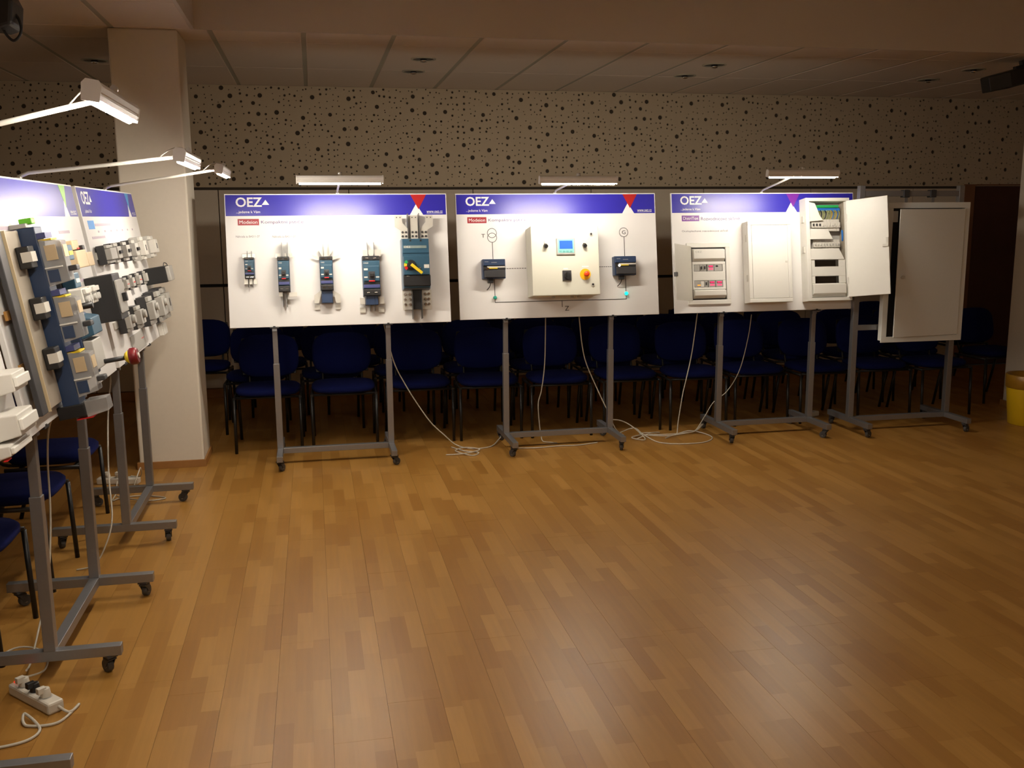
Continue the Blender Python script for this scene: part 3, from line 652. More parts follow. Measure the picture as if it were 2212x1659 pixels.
part('body', B(0, 0, 0.0005, 0.495, 0.494, D-0.022), M_box, t, bevel=0.004)
part('door', B(-0.001, -0.001, D-0.020, 0.496, 0.495, D), M_box, t, bevel=0.005)
hm = part('display_panel', B(0.183, 0.288, D, 0.316, 0.405, D+0.012), M_mod, t, bevel=0.003)
part('bezel', B(0.191, 0.300, D+0.012, 0.308, 0.397, D+0.0135), M_hmi, hm)
part('screen', B(0.203, 0.328, D+0.0135, 0.298, 0.386, D+0.0145), M_screen, hm)
for k in range(4): part('key', B(0.200+k*0.026, 0.306, D+0.0135, 0.218+k*0.026, 0.318, D+0.016), mat('hmi_key', (0.15, 0.42, 0.40, 1), 0.4, noise=0.02), hm, bevel=0.002)
for x in (0.103, 0.389):
    sl = part('selector', MB().cyl((x, 0.352, D), (x, 0.352, D+0.010), 0.016, n=20), M_chrome, t)
    part('knob', MB().cyl((x, 0.350, D+0.010), (x, 0.346, D+0.034), 0.0145, 0.012, n=18), M_black, sl)
    part('key_slot', B(x-0.008, 0.368, D, x+0.008, 0.385, D+0.006), M_modl, sl)
    part('label_plate', B(x-0.022, 0.392, D, x+0.022, 0.404, D+0.001), M_print, t)
for y in (0.432, 0.072):
    lk = part('door_lock', MB().cyl((0.441, y, D), (0.441, y, D+0.008), 0.0125, n=18), M_steel, t)
    part('key_slot', MB().cyl((0.441, y, D+0.008), (0.441, y, D+0.0085), 0.008, n=12), M_black, lk)
sw = part('rotary_switch', B(0.219, 0.104, D, 0.284, 0.176, D+0.010), M_dark, t, bevel=0.003)
part('knob', MB().cyl((0.252, 0.138, D+0.010), (0.252, 0.138, D+0.022), 0.022, n=20).box(0.244, 0.114, D+0.02, 0.260, 0.160, D+0.040), M_black, sw)
part('label_plate', B(0.228, 0.184, D, 0.262, 0.193, D+0.001), M_print, t)
es = part('emergency_stop', MB().cyl((0.388, 0.146, D), (0.388, 0.146, D+0.003), 0.040, n=32), M_estop, t)
part('collar', MB().cyl((0.390, 0.146, D+0.003), (0.390, 0.146, D+0.022), 0.013, n=18), M_estop, es)
part('mushroom_head', MB().lathe([(0.012, D+0.022), (0.019, D+0.026), (0.020, D+0.036), (0.015, D+0.042), (0.006, D+0.044)], 22, axis_at=(0.391, 0.147)), M_orange, es)
part('label_plate', B(0.365, 0.198, D, 0.415, 0.206, D+0.001), M_print, t)
gl = MB()
for x in (0.17, 0.31, 0.36): gl.cyl((x, 0.0, 0.08), (x, -0.012, 0.08), 0.013, n=12)
part('cable_glands', gl, M_mod, t)

# ------------------------------------------------------------------ third board
t = thing('distribution_box', 'white flush distribution box with open smoked door and red digits', 'distribution box', BM3 @ Matrix.Translation((0.105, 0.062, 0)), 'white distribution boxes')
part('frame', MB().frame(0, 0, 0.345, 0.462, 0.034, 0.0005, 0.014), M_encl, t, bevel=0.003)
part('recess', B(0.034, 0.034, 0.0005, 0.311, 0.428, 0.002), M_dark, t)
def cover(parent, x0, x1, y0, y1, z0, z1, sl=0.02, m_=None):
    return part('cover', MB().taper((x0, y0, x1, y1, z0), (x0+0.004, y0+sl, x1-0.004, y1-sl*0.4, z1)), m_ or M_encl, parent, bevel=0.003)
cover(t, 0.042, 0.300, 0.320, 0.418, 0.002, 0.036, 0.022); cover(t, 0.042, 0.302, 0.044, 0.112, 0.002, 0.036, 0.022)
part('mask', MB().box(0.040,0.300,0.002,0.304,0.320,0.016).box(0.040,0.180,0.002,0.304,0.248,0.016).box(0.040,0.112,0.002,0.304,0.128,0.016), M_encl, t, bevel=0.002)
part('mask_side', MB().box(0.040,0.128,0.002,0.052,0.180,0.016).box(0.282,0.128,0.002,0.304,0.180,0.016).box(0.040,0.248,0.002,0.052,0.300,0.016).box(0.282,0.248,0.002,0.304,0.300,0.016), M_encl, t)
lettering('OEZ', (0.060, 0.385, 0.110, 0.400), M_mod, t, z=0.0368)
def module(parent, x0, x1, y0, y1, z, kind):
    o = part('module', B(x0, y0, 0.002, x1, y1, z), M_mod, parent, bevel=0.0015)
    if kind == 'toggle': part('toggle', B((x0+x1)/2-0.004, y0+0.014, z, (x0+x1)/2+0.004, y1-0.012, z+0.008), M_dark, o)
    if kind == 'meter':
        part('window', B(x0+0.008, y1-0.020, z, x1-0.006, y1-0.006, z+0.001), M_black, o)
        for r in (0, 1):
            lettering('000', (x0+0.012, y0+0.010+r*0.020, x1-0.008, y0+0.022+r*0.020), M_digit, o, z=z+0.0016, bold=0.002, name='digits')
    if kind == 'amber': part('indicator', B(x0+0.022, y0+0.012, z, x1-0.004, y0+0.019, z+0.001), M_amber, o)
    return o
y0 = 0.250
for a, b, k in ((0.055, 0.098, ''), (0.100, 0.123, 'toggle'), (0.125, 0.152, 'toggle'), (0.160, 0.212, 'meter'), (0.216, 0.278, 'dark')): 
    o = module(t, a, b, y0, y0+0.048, 0.014, k)
    if k == 'dark': part('window', B(a+0.010, y0+0.030, 0.014, a+0.030, y0+0.042, 0.015), M_black, o)
y0 = 0.130
for a, b, k in ((0.055, 0.105, 'amber'), (0.132, 0.160, 'toggle'), (0.166, 0.220, 'meter'), (0.224, 0.280, 'meter')): module(t, a, b, y0, y0+0.048, 0.014, k)
part('blank_strip', B(0.106, 0.132, 0.002, 0.131, 0.176, 0.012), M_encl, t)
dr = part('door', MB().box(-0.285, 0, -0.002, 0, 0.408, 0.002), M_smoke, t, (0.034, 0.028, 0.014), (0, math.radians(44), 0), bevel=0.001)
part('latch', MB().box(-0.292, 0.17, -0.010, -0.270, 0.20, 0.012), M_dark, dr)
t = thing('distribution_box', 'closed plain white distribution box in the middle of its board', 'distribution box', BM3 @ Matrix.Translation((0.560, 0.060, 0)), 'white distribution boxes')
part('body', B(0, 0, 0.0005, 0.352, 0.612, 0.088), M_encl, t, bevel=0.004)
part('front_frame', MB().frame(0, 0, 0.352, 0.612, 0.030, 0.088, 0.100), M_encl, t, bevel=0.004)
d_ = part('door', B(0.0315, 0.0315, 0.088, 0.3205, 0.5805, 0.099), M_encl, t, bevel=0.002)
part('latch', B(0.296, 0.30, 0.099, 0.316, 0.312, 0.102), M_modl, d_, bevel=0.001)
for y in (0.16, 0.46): part('hinge', B(-0.004, y, 0.06, 0.0, y+0.05, 0.08), M_modl, t)
t = thing('distribution_box', 'tall white distribution box with its door swung open to the right', 'distribution box', BM3 @ Matrix.Translation((1.040, 0.060, 0)), 'white distribution boxes')
W3, H3 = 0.365, 0.783
part('shell', MB().box(0,0,0.0005,W3,0.025,0.1).box(0,H3-0.025,0.0005,W3,H3,0.1).box(0,0.025,0.0005,0.030,H3-0.025,0.1).box(W3-0.030,0.025,0.0005,W3,H3-0.025,0.1).box(0.030,0.025,0.0005,W3-0.030,H3-0.025,0.004), M_encl, t, bevel=0.003)
part('back_plate', B(0.032, 0.027, 0.004, W3-0.032, H3-0.027, 0.006), M_mod, t)
part('inner_sides', MB().box(W3-0.036, 0.03, 0.006, W3-0.031, H3-0.03, 0.07), M_plate, t)
part('earth_bar', B(0.075, 0.715, 0.03, 0.300, 0.735, 0.055), M_greenp, t, bevel=0.002)
part('neutral_bar', B(0.085, 0.690, 0.03, 0.310, 0.712, 0.055), M_bluep, t, bevel=0.002)
wm = [mat('wire_olive', (0.30, 0.33, 0.12, 1), 0.5, noise=0.05), mat('wire_yellow', (0.55, 0.36, 0.02, 1), 0.5, noise=0.05), mat('wire_blue', (0.03, 0.14, 0.45, 1), 0.5, noise=0.05), mat('wire_black', (0.02, 0.02, 0.02, 1), 0.5, noise=0.05)]
for k in range(16):
    x = 0.105+k*0.0125; q = wm[0] if k < 10 and k % 3 else (wm[3] if k < 9 else wm[(k*7) % 3])
    part('wire', MB().tube(smooth_path([(x, 0.70, 0.05), (x+0.006, 0.675, 0.066), (x+0.004, 0.645, 0.060), (x-0.002, 0.62, 0.045)], 4), 0.0028, 6), q, t)
for k in range(9):
    o = part('breaker_module', MB().box(0.060+k*0.0265, 0.535, 0.006, 0.0855+k*0.0265, 0.625, 0.060).box(0.060+k*0.0265, 0.560, 0.060, 0.0855+k*0.0265, 0.600, 0.074), M_modl, t, bevel=0.001)
    part('toggle', B(0.068+k*0.0265, 0.572, 0.074, 0.078+k*0.0265, 0.590, 0.083), M_dark if k < 3 else M_modl, o)
for k in range(9): 
    o = part('breaker_module', MB().box(0.075+k*0.0245, 0.395, 0.006, 0.0985+k*0.0245, 0.470, 0.056).box(0.075+k*0.0245, 0.412, 0.056, 0.0985+k*0.0245, 0.448, 0.068), M_modl, t, bevel=0.001)
    part('toggle', B(0.082+k*0.0245, 0.424, 0.068, 0.0915+k*0.0245, 0.438, 0.075), M_mod, o)
part('blue_lead', MB().tube(smooth_path([(0.325, 0.54, 0.05), (0.318, 0.50, 0.065), (0.326, 0.46, 0.05)], 4), 0.007, 8), M_bluep, t)
# stepped cut-away covers
part('cut_cover', MB().prism([(0.034, 0.755), (0.085, 0.745), (0.125, 0.650), (0.150, 0.615), (0.034, 0.605)], 0.076, 0.086), M_encl, t, bevel=0.003)
part('cut_cover', MB().prism([(0.034, 0.548), (0.185, 0.548), (0.225, 0.470), (0.034, 0.470)], 0.076, 0.088), M_encl, t, bevel=0.003)
part('cut_cover', MB().prism([(0.034, 0.398), (0.275, 0.398), (0.315, 0.320), (0.315, 0.315), (0.034, 0.315)], 0.076, 0.088), M_encl, t, bevel=0.003)
part('mask', MB().box(0.034,0.262,0.070,0.070,0.315,0.082).box(0.272,0.262,0.070,0.325,0.315,0.082).box(0.034,0.190,0.070,0.325,0.262,0.082).box(0.034,0.135,0.070,0.070,0.190,0.082).box(0.272,0.135,0.070,0.325,0.190,0.082).box(0.034,0.03,0.070,0.325,0.135,0.076), M_encl, t, bevel=0.002)
part('slot_back', MB().box(0.070,0.262,0.030,0.272,0.315,0.034).box(0.070,0.135,0.030,0.272,0.190,0.034), M_backing, t)
cover(t, 0.040, 0.320, 0.042, 0.132, 0.076, 0.104, 0.014)
dw = 0.308
dr = part('door', B(0, 0, -0.006, dw, 0.735, 0.006), M_encl, t, (W3-0.030, 0.024, 0.104), (0, math.radians(-48), 0), bevel=0.003)
part('latch', MB().box(dw-0.045, 0.355, 0.006, dw-0.002, 0.375, 0.016).box(dw-0.020, 0.375, 0.006, dw-0.002, 0.425, 0.012), M_modl, dr, bevel=0.002)
part('hinge', MB().box(-0.006, 0.10, -0.008, 0.006, 0.15, 0.008).box(-0.006, 0.58, -0.008, 0.006, 0.63, 0.008), M_modl, dr)
for y in (0.60, 0.37): part('side_clip', B(-0.010, y, 0.04, 0.0, y+0.05, 0.07), M_modl, t, bevel=0.002)

# ------------------------------------------------------------------ fourth stand: open frame with the grey cabinet
f4 = thing('frame_stand', 'open metal frame on castors carrying the grey cabinet', 'display stand', Matrix.Translation((4.535, 6.79, 0)), 'wheeled display stands')
for x in (-0.43, 0.42):
    part('foot', B(x-0.02, -0.30, 0.075, x+0.02, 0.30, 0.115), M_alu, f4, bevel=0.002)
    castor(f4, x, -0.255, 0.4); castor(f4, x, 0.255, 1.4)
    part('post', B(x-0.022, -0.022, 0.115, x+0.022, 0.022, 1.905), M_alu, f4, bevel=0.002)
part('crossbar', B(-0.41, -0.02, 0.0755, 0.40, 0.02, 0.1145), M_alu, f4, bevel=0.002)
for z in (1.825, 0.80): part('rail', B(-0.408, -0.018, z, 0.398, 0.018, z+0.04), M_alu, f4, bevel=0.002)
for x in (-0.06, 0.17):
    part('hanger', B(x-0.012, -0.024, 0.78, x+0.012, -0.0185, 1.875), M_alu, f4)
    part('hanger_clamp', B(x-0.024, -0.030, 1.815, x+0.024, 0.022, 1.872), M_dark, f4, bevel=0.003)
cb = thing('wall_cabinet', 'large grey cabinet with door slightly ajar, hung on the open frame', 'cabinet', Matrix.Translation((4.295, 6.762, 0.720)))
CW, CH, CDp = 0.675, 1.045, 0.055
part('shell', MB().box(0,-CDp,0,CW,0,0.02).box(0,-CDp,CH-0.02,CW,0,CH).box(0,-CDp,0.02,0.02,0,CH-0.02).box(CW-0.02,-CDp,0.02,CW,0,CH-0.02).box(0.02,-0.01,0.02,CW-0.02,0,CH-0.02), M_cab, cb, bevel=0.002)
part('front_frame', MB().box(-0.012,-CDp-0.012,-0.012,CW+0.012,-CDp,0.032).box(-0.012,-CDp-0.012,CH-0.032,CW+0.012,-CDp,CH+0.012).box(-0.012,-CDp-0.012,0.032,0.032,-CDp,CH-0.032).box(CW-0.032,-CDp-0.012,0.032,CW+0.012,-CDp,CH-0.032), M_cab, cb, bevel=0.002)
part('inside', B(0.025, -0.02, 0.025, CW-0.025, -0.012, CH-0.025), M_dark, cb)
part('corner_plate', B(0.032, -CDp-0.008, CH-0.135, 0.075, -CDp-0.004, CH-0.052), M_cab, cb)
dlen = CW-0.070
dr = part('door', B(-dlen, -0.008, 0, 0, 0.0, CH-0.074), M_cab, cb, (CW-0.034, -CDp-0.014, 0.036), (0, 0, math.radians(6.5)), bevel=0.003)
part('lock', MB().cyl((-dlen+0.055, -0.008, 0.46), (-dlen+0.055, -0.014, 0.46), 0.016, n=18), M_chrome, dr)
part('lock_lever', B(-dlen+0.03, -0.022, 0.452, -dlen+0.062, -0.014, 0.464), M_chrome, dr, bevel=0.002)

# ------------------------------------------------------------------ devices on the left boards
def L1(u, v): return BML1 @ Matrix.Translation((u, v, 0))
def L2(u, v): return BML2 @ Matrix.Translation((u, v, 0))
# busbars of the fuse switchgear
for k, (v, nm) in enumerate(((0.60, 'upper'), (0.415, 'middle'), (0.23, 'lower'))):
    t = thing('busbar', nm + ' copper busbar running behind the tall fuse switches', 'busbar', L1(0, v), 'copper busbars on the green-triangle board')
    part('bar', B(0.02, -0.016, 0.012, 0.50, 0.016, 0.020), M_copper, t)
    for x in (0.295,):
        sp = part('holder', MB().box(x-0.035, -0.045, 0.031, x+0.035, 0.035, 0.075), M_black, t, bevel=0.004)
        part('label_plate', B(x-0.036, -0.022, 0.045, x+0.030, 0.014, 0.080), M_modl, sp)
t = thing('mounting_plate', 'beige metal cover strip left of the tall blue fuse switch', 'cover plate', L1(0.135, 0.055), None)
part('plate', B(0.0, 0.0, 0.022, 0.218, 0.64, 0.030), M_plate, t, bevel=0.002)
part('plate_edge', B(-0.004, 0.0, 0.022, 0.0, 0.64, 0.048), mat('plate_edge', (0.60, 0.48, 0.30, 1), 0.4, noise=0.03), t)
def fuse_strip(lab, u, m_body, m_front, z1=0.16):
    t = thing('fuse_switch', lab, 'fuse switch', L1(u, -0.015), None)
    part('base', B(0, 0.0, 0.024, 0.10, 0.715, 0.085), m_body, t, bevel=0.003)
    part('foot_block', B(-0.004, -0.005, 0.0005, 0.104, 0.045, 0.10), M_black if m_body is M_navy or True else m_body, t, bevel=0.004)
    for k in range(3):
        y = 0.068+k*0.212
        h_ = part('fuse_cover', MB().taper((0.006, y, 0.094, y+0.175, 0.085), (0.012, y+0.012, 0.088, y+0.160, z1)), m_front, t, bevel=0.003)
        part('label_plate', B(0.02, y+0.10, z1, 0.08, y+0.145, z1+0.002), M_beige, h_)
        part('handle', MB().box(0.025, y+0.045, z1, 0.075, y+0.065, z1+0.030), M_dark, h_, bevel=0.004)
        part('yellow_edge', B(0.008, y+0.168, 0.085, 0.092, y+0.174, z1-0.03), M_yellow, h_)
        part('side_label', B(0.002, y+0.095, 0.100, 0.0085, y+0.150, 0.140), M_beige, h_)
        part('side_window', B(0.002, y+0.015, 0.092, 0.0085, y+0.060, 0.130), M_navy, h_)
        part('side_rib', B(0.000, y+0.066, 0.086, 0.0085, y+0.071, z1-0.012), M_encl, h_)
        part('blue_rib', B(0.003, y+0.178, 0.085, 0.097, y+0.198, 0.115), M_navyband, t)
    part('end_cover', MB().taper((0.004, -0.012, 0.096, 0.05, 0.10), (0.008, 0.0, 0.092, 0.05, z1+0.02)), M_clear, t, bevel=0.002)
    return t
t = fuse_strip('tall navy blue vertical fuse switch with clear covers', 0.362, M_navy, M_clear)
part('green_tab', B(0.03, 0.728, 0.03, 0.08, 0.750, 0.075), mat('bright_green', (0.16, 0.62, 0.02, 1), 0.4, noise=0.03), t, bevel=0.003)
part('top_cap', B(0.0, 0.7155, 0.0005, 0.10, 0.732, 0.06), M_mod, t, bevel=0.003)
part('red_edge', B(0.004, -0.016, 0.06, 0.096, -0.012, 0.12), M_redbtn, t)
t = thing('gap_shade', 'dark strip standing in for the shadowed gap left of the beige cover strip', 'dark strip', L1(0.050, 0.055), None)
part('shade_strip', B(0, 0, 0.022, 0.075, 0.64, 0.040), M_dark, t, bevel=0.003)  # dark colour stands in for the shadowed gap between two devices
# white terminal covers at the lower left
for k, (u, v, a, b, d, lab) in enumerate(((1.31, 0.185, 0.15, 0.070, 0.070, 'upper white terminal block at the left frame edge'), (1.24, 0.055, 0.18, 0.080, 0.075, 'middle white terminal block at the left frame edge'), (1.20, 0.005, 0.20, 0.045, 0.045, 'lowest white terminal block with a red corner at the left frame edge'))):
    t = thing('terminal_block', lab, 'terminal block', BML0 @ Matrix.Translation((u, v, 0)), 'white terminal blocks')
    part('body', MB().taper((0, 0, a, b, 0.0005), (0.004, 0.008, a-0.004, b-0.004, d)), M_modl, t, bevel=0.004)
    part('lid', B(0.006, b*0.3, d, a-0.006, b*0.75, d+0.012), M_encl, t, bevel=0.003)
    if k == 2: part('red_corner', B(0.0, -0.004, 0.02, 0.04, 0.0, d*0.7), M_redbtn, t)
# switch with black pole
t = thing('disconnector', 'tall black switch with two blue blocks and a yellow stripe', 'switch', L1(0.575, 0.345), None)
part('body', B(0, 0, 0.0005, 0.085, 0.285, 0.075), M_black, t, bevel=0.004)
for y in (0.215, 0.105):
    o = part('blue_block', B(0.01, y, 0.075, 0.10, y+0.060, 0.125), M_teal, t, bevel=0.004)
    part('yellow_stripe', B(0.03, y+0.020, 0.125, 0.09, y+0.036, 0.1265), M_yellow if y > 0.2 else M_modl, o)
part('arc_chamber', B(0.01, 0.165, 0.075, 0.095, 0.212, 0.108), M_black, t, bevel=0.003)
part('shaft', MB().cyl((0.05, 0.03, 0.075), (0.05, 0.03, 0.16), 0.013, n=14), M_black, t)
# beige relays
t = thing('relay_pair', 'two beige relay blocks with small black knob', 'relay', L1(0.93, 0.520), None)
part('lower_block', B(-0.03, 0, 0.0005, 0.15, 0.075, 0.085), M_beige, t, bevel=0.004)
part('side_block', B(0.155, 0.0, 0.0005, 0.27, 0.062, 0.085), M_beige, t, bevel=0.004)
part('upper_block', B(0.05, 0.079, 0.0005, 0.16, 0.120, 0.060), M_beige, t, bevel=0.004)
part('knob', B(0.155, 0.062, 0.03, 0.195, 0.095, 0.075), M_black, t, bevel=0.004)
part('red_mark', B(0.11, 0.080, 0.060, 0.155, 0.086, 0.063), M_redbtn, t)
# grey contactor row
for k in range(2):
    t = thing('contactor', ('left' if k == 0 else 'right') + ' pale grey contactor with round terminals above the blue switch', 'contactor', L1(0.83+k*0.15, 0.362), 'pale grey contactors')
    part('body', B(0, 0, 0.0005, 0.115, 0.075, 0.085), M_modl, t, bevel=0.004)
    part('upper_step', B(0.005, 0.050, 0.085, 0.11, 0.072, 0.10), M_modl, t, bevel=0.003)
    for q in range(3): part('terminal_cap', MB().cyl((0.022+q*0.036, 0.028, 0.085), (0.022+q*0.036, 0.028, 0.100), 0.014, n=14), M_mod, t)
# blue switch disconnector with red knob
t = thing('disconnector', 'blue switch disconnector with grey front and red rotary knob', 'switch', L1(0.66, 0.080), None)
part('base', B(0, 0, 0.0005, 0.20, 0.26, 0.075), M_navy, t, bevel=0.006)
part('upper_block', MB().taper((0.005, 0.16, 0.195, 0.255, 0.075), (0.02, 0.17, 0.185, 0.240, 0.125)), M_teal, t, bevel=0.004)
part('grey_front', MB().taper((0.01, 0.02, 0.19, 0.155, 0.075), (0.02, 0.03, 0.18, 0.150, 0.11)), M_mod, t, bevel=0.004)
part('terminal_row', MB().box(0.02, 0.262, 0.02, 0.06, 0.28, 0.07).box(0.08, 0.262, 0.02, 0.12, 0.28, 0.07).box(0.14, 0.262, 0.02, 0.18, 0.28, 0.07), M_steel, t, bevel=0.002)
part('shaft', MB().cyl((0.14, 0.045, 0.11), (0.14, 0.045, 0.195), 0.010, n=14), M_dark, t)
kb = part('knob', MB().cyl((0.14, 0.045, 0.195), (0.14, 0.045, 0.212), 0.018, 0.030, n=28), M_yellow, t)
part('knob_grip', MB().lathe([(0.030, 0.212), (0.036, 0.220), (0.036, 0.240), (0.030, 0.248)], 28, axis_at=(0.14, 0.045)), mat('deep_red', (0.16, 0.008, 0.012, 1), 0.35, noise=0.03), kb)
part('knob_center', MB().cyl((0.14, 0.045, 0.248), (0.14, 0.045, 0.253), 0.012, n=18), M_modl, kb)
t = thing('circuit_breaker', 'black power breaker with grey front at the far end of its board', 'circuit breaker', L1(1.28, 0.25), None)
part('body', B(0, 0, 0.0005, 0.17, 0.215, 0.125), M_black, t, bevel=0.004)
part('front', B(0.01, 0.03, 0.125, 0.16, 0.185, 0.135), M_mod, t, bevel=0.004)
part('toggle', B(0.07, 0.08, 0.135, 0.10, 0.12, 0.155), M_black, t, bevel=0.003)
# modular devices on three rails of the second left board
def rail(v, lab, u0=0.08, u1=1.42):
    t = thing('mounting_rail', lab, 'rail', L2(0, v), 'mounting rails on the light-blue-triangle board')
    part('web', B(u0, -0.0175, 0.0005, u1, 0.0175, 0.0075), M_steel, t)
rail(0.555, 'upper metal rail behind the top row of grey modules'); rail(0.385, 'middle metal rail behind the small grey modules'); rail(0.200, 'lower metal rail behind the bottom row of contactors')
def mod_dev(lab, u, v, wd, ht, d, m_, knob=None, group='grey modular devices on the light-blue-triangle board'):
    t = thing('modular_device', lab, 'module', L2(u, v), group)
    part('body', B(-wd/2, -ht/2, 0.008, wd/2, ht/2, d*0.62), M_dark if m_ is not M_modl else M_mod, t, bevel=0.002)
    part('nose', B(-wd/2+0.001, -ht*0.30, d*0.62, wd/2-0.001, ht*0.30, d), m_, t, bevel=0.003)
    for s in (-1, 1): part('shoulder', B(-wd/2+0.001, s*ht*0.47, d*0.62, wd/2-0.001, s*ht*0.32, d*0.80), m_, t, bevel=0.002)
    if knob == 'toggle': part('toggle', B(-wd*0.3, -ht*0.07, d, wd*0.3, ht*0.09, d+0.010), M_black, t, bevel=0.002)
    if knob == 'cap': part('cap', MB().cyl((0, ht*0.10, d), (0, ht*0.10, d+0.018), min(wd*0.3, 0.022), n=16), m_, t)
    if knob == 'slot': part('slot', B(-wd*0.12, -ht*0.12, d, wd*0.12, ht*0.12, d+0.001), M_black, t)
    if knob == 'red': part('red_mark', B(-wd*0.35, -ht*0.04, d, wd*0.35, ht*0.02, d+0.002), M_redbtn, t)
    return t
row1 = [(0.15, 0.075, 0.075, None, 'wide'), (0.32, 0.085, 0.072, 'toggle', 'slim'), (0.54, 0.085, 0.078, 'toggle', 'slim'), (0.78, 0.095, 0.082, 'toggle', 'slim'), (1.06, 0.120, 0.085, 'slot', 'tall'), (1.31, 0.115, 0.110, 'slot', 'deep')]
for k, (u, ht, d, kn, ad) in enumerate(row1):
    mod_dev('%s grey module, %s from the near end of the top rail' % (ad, ('first','second','third','fourth','fifth','sixth')[k]), u, 0.555, 0.10 if k else 0.15, ht+0.02, d, M_modl if k > 3 else M_mod, kn)
row2 = [(0.20, 0.060, 0.16, None), (0.40, 0.075, 0.07, 'red'), (0.58, 0.080, 0.07, 'red'), (0.79, 0.080, 0.08, 'red'), (1.02, 0.080, 0.05, None)]
for k, (u, ht, wd, kn) in enumerate(row2):
    mod_dev('small grey module, %s from the near end of the middle rail' % ('first','second','third','fourth','fifth')[k], u, 0.385, wd, ht, 0.060, M_mod, kn)
row3 = [(0.22, 0.085, 0.11, 0.070, 'cap'), (0.46, 0.105, 0.12, 0.085, 'cap'), (0.83, 0.150, 0.13, 0.095, 'cap'), (1.08, 0.170, 0.13, 0.110, 'cap'), (1.33, 0.180, 0.13, 0.105, 'slot')]
for k, (u, ht, wd, d, kn) in enumerate(row3):
    mod_dev('dark contactor with grey front, %s from the near end of the bottom rail' % ('first','second','third','fourth','fifth')[k], u, 0.200, wd, ht+0.02, d, M_mod, kn, 'contactors on the light-blue-triangle board')
t = thing('motor_starter', 'black motor starter jutting out at the far edge above the contactors', 'motor starter', L2(1.27, 0.325), None)
part('body', B(0, 0, 0.0005, 0.15, 0.10, 0.13), M_black, t, bevel=0.004)
part('front', B(0.004, 0.004, 0.13, 0.146, 0.096, 0.155), M_mod, t, bevel=0.005)
part('lead', MB().tube(smooth_path([(0.10, 0.10, 0.11), (0.11, 0.118, 0.115), (0.13, 0.112, 0.125), (0.135, 0.095, 0.13)], 4), 0.0025, 6), M_black, t)
t = thing('junction_box', 'small white box at the lower far corner of the board before the pillar', 'junction box', L2(1.30, 0.0), None)
part('body', B(0, 0, 0.0005, 0.14, 0.075, 0.030), M_encl, t, bevel=0.004)
part('lid', B(0.004, 0.004, 0.030, 0.136, 0.071, 0.036), M_encl, t, bevel=0.003)
t = thing('info_card', 'pale grey card at the lower edge of the board before the pillar', 'card', L2(0.40, 0.01), None)
part('card', B(0, 0, 0.0005, 0.40, 0.095, 0.004), M_mod, t); part('red_line', B(0.30, 0.05, 0.004, 0.38, 0.054, 0.0045), M_redbtn, t)

# ------------------------------------------------------------------ chairs
def chair_proto():
    t = thing('conference_chair', 'x', 'chair', None)
    def cushion(W, H, D, bulge):
        mb = MB(); n, m = 10, 8; vs_ = []; fs = []
        def sup(a, p=3.2):
            c, s_ = math.cos(a), math.sin(a); return math.copysign(abs(c)**(2/p), c), math.copysign(abs(s_)**(2/p), s_)
        K = 28; rings = [(0.0, -D*0.5), (0.93, -D*0.5), (1.0, -D*0.2), (1.0, D*0.15), (0.93, D*0.42), (0.6, D*0.5+bulge*0.6), (0.0, D*0.5+bulge)]
        for r, z in rings:
            for k in range(K):
                x, y = sup(2*PI*k/K); vs_.append((x*W/2*r, y*H/2*r, z))
        for i in range(len(rings)-1):
            for k in range(K): fs.append((i*K+k, i*K+(k+1) % K, (i+1)*K+(k+1) % K, (i+1)*K+k))
        return mb.add(vs_, fs, True)
    # chair faces -y; origin on the floor under the seat centre
    part('seat', cushion(0.47, 0.43, 0.055, 0.012), M_fabric, t, (0, 0, 0.445))
    part('backrest', cushion(0.45, 0.33, 0.050, 0.010), M_fabric, t, (0, 0.245, 0.655), (math.radians(78), 0, 0))
    part('back_shell', MB().prism([(-0.20,-0.14),(0.20,-0.14),(0.215,0.0),(0.20,0.14),(-0.20,0.14),(-0.215,0.0)], -0.034, -0.026), M_frame, t, (0, 0.245, 0.655), (math.radians(78), 0, 0), bevel=0.01)
    for s in (-1, 1):
        part('leg', MB().tube([(s*0.235,-0.20,0.0), (s*0.235,-0.185,0.40)], 0.0115, 10), M_frame, t)
        part('leg', MB().tube([(s*0.235,0.27,0.0), (s*0.235,0.17,0.40)], 0.0115, 10), M_frame, t)
        part('side_rail', MB().tube([(s*0.235,-0.190,0.402), (s*0.235,0.19,0.402)], 0.0115, 10), M_frame, t)
        part('back_support', MB().tube(smooth_path([(s*0.15,0.10,0.408), (s*0.15,0.22,0.415), (s*0.15,0.262,0.50), (s*0.15,0.285,0.62)], 4), 0.009, 8), M_frame, t)
    for y_ in (-0.15, 0.12): part('cross_rail', MB().tube([(-0.235,y_,0.402), (0.235,y_,0.402)], 0.010, 8), M_frame, t)
    return t
proto = chair_proto(); first = [True]
ORD = ('first','second','third','fourth','fifth','sixth','seventh','eighth','ninth','tenth','eleventh')
def chair(x, y, rz, lab, group):
    t = proto if first[0] else copy_tree(proto); first[0] = False
    t.location = (x, y, 0); t.rotation_euler = (0, 0, rz); t['label'] = lab; t['group'] = group
rj = random.Random(4)
for k in range(11):
    chair(-0.36+k*0.555+rj.uniform(-0.015, 0.015), 7.34+rj.uniform(-0.03, 0.03), rj.uniform(-0.05, 0.05), 'blue conference chair, %s from the pillar in the row right behind the boards' % ORD[k], 'chairs in the row right behind the boards')
for k in range(11):
    chair(-0.50+k*0.59+rj.uniform(-0.02, 0.02), 7.98+rj.uniform(-0.03, 0.03), rj.uniform(-0.06, 0.06), 'blue conference chair, %s from the pillar in the middle row behind the boards' % ORD[k], 'chairs in the middle row behind the boards')
chair(6.08, 7.73, 0.1, 'blue conference chair between the grey cabinet and the right pillar', 'chairs in the middle row behind the boards')
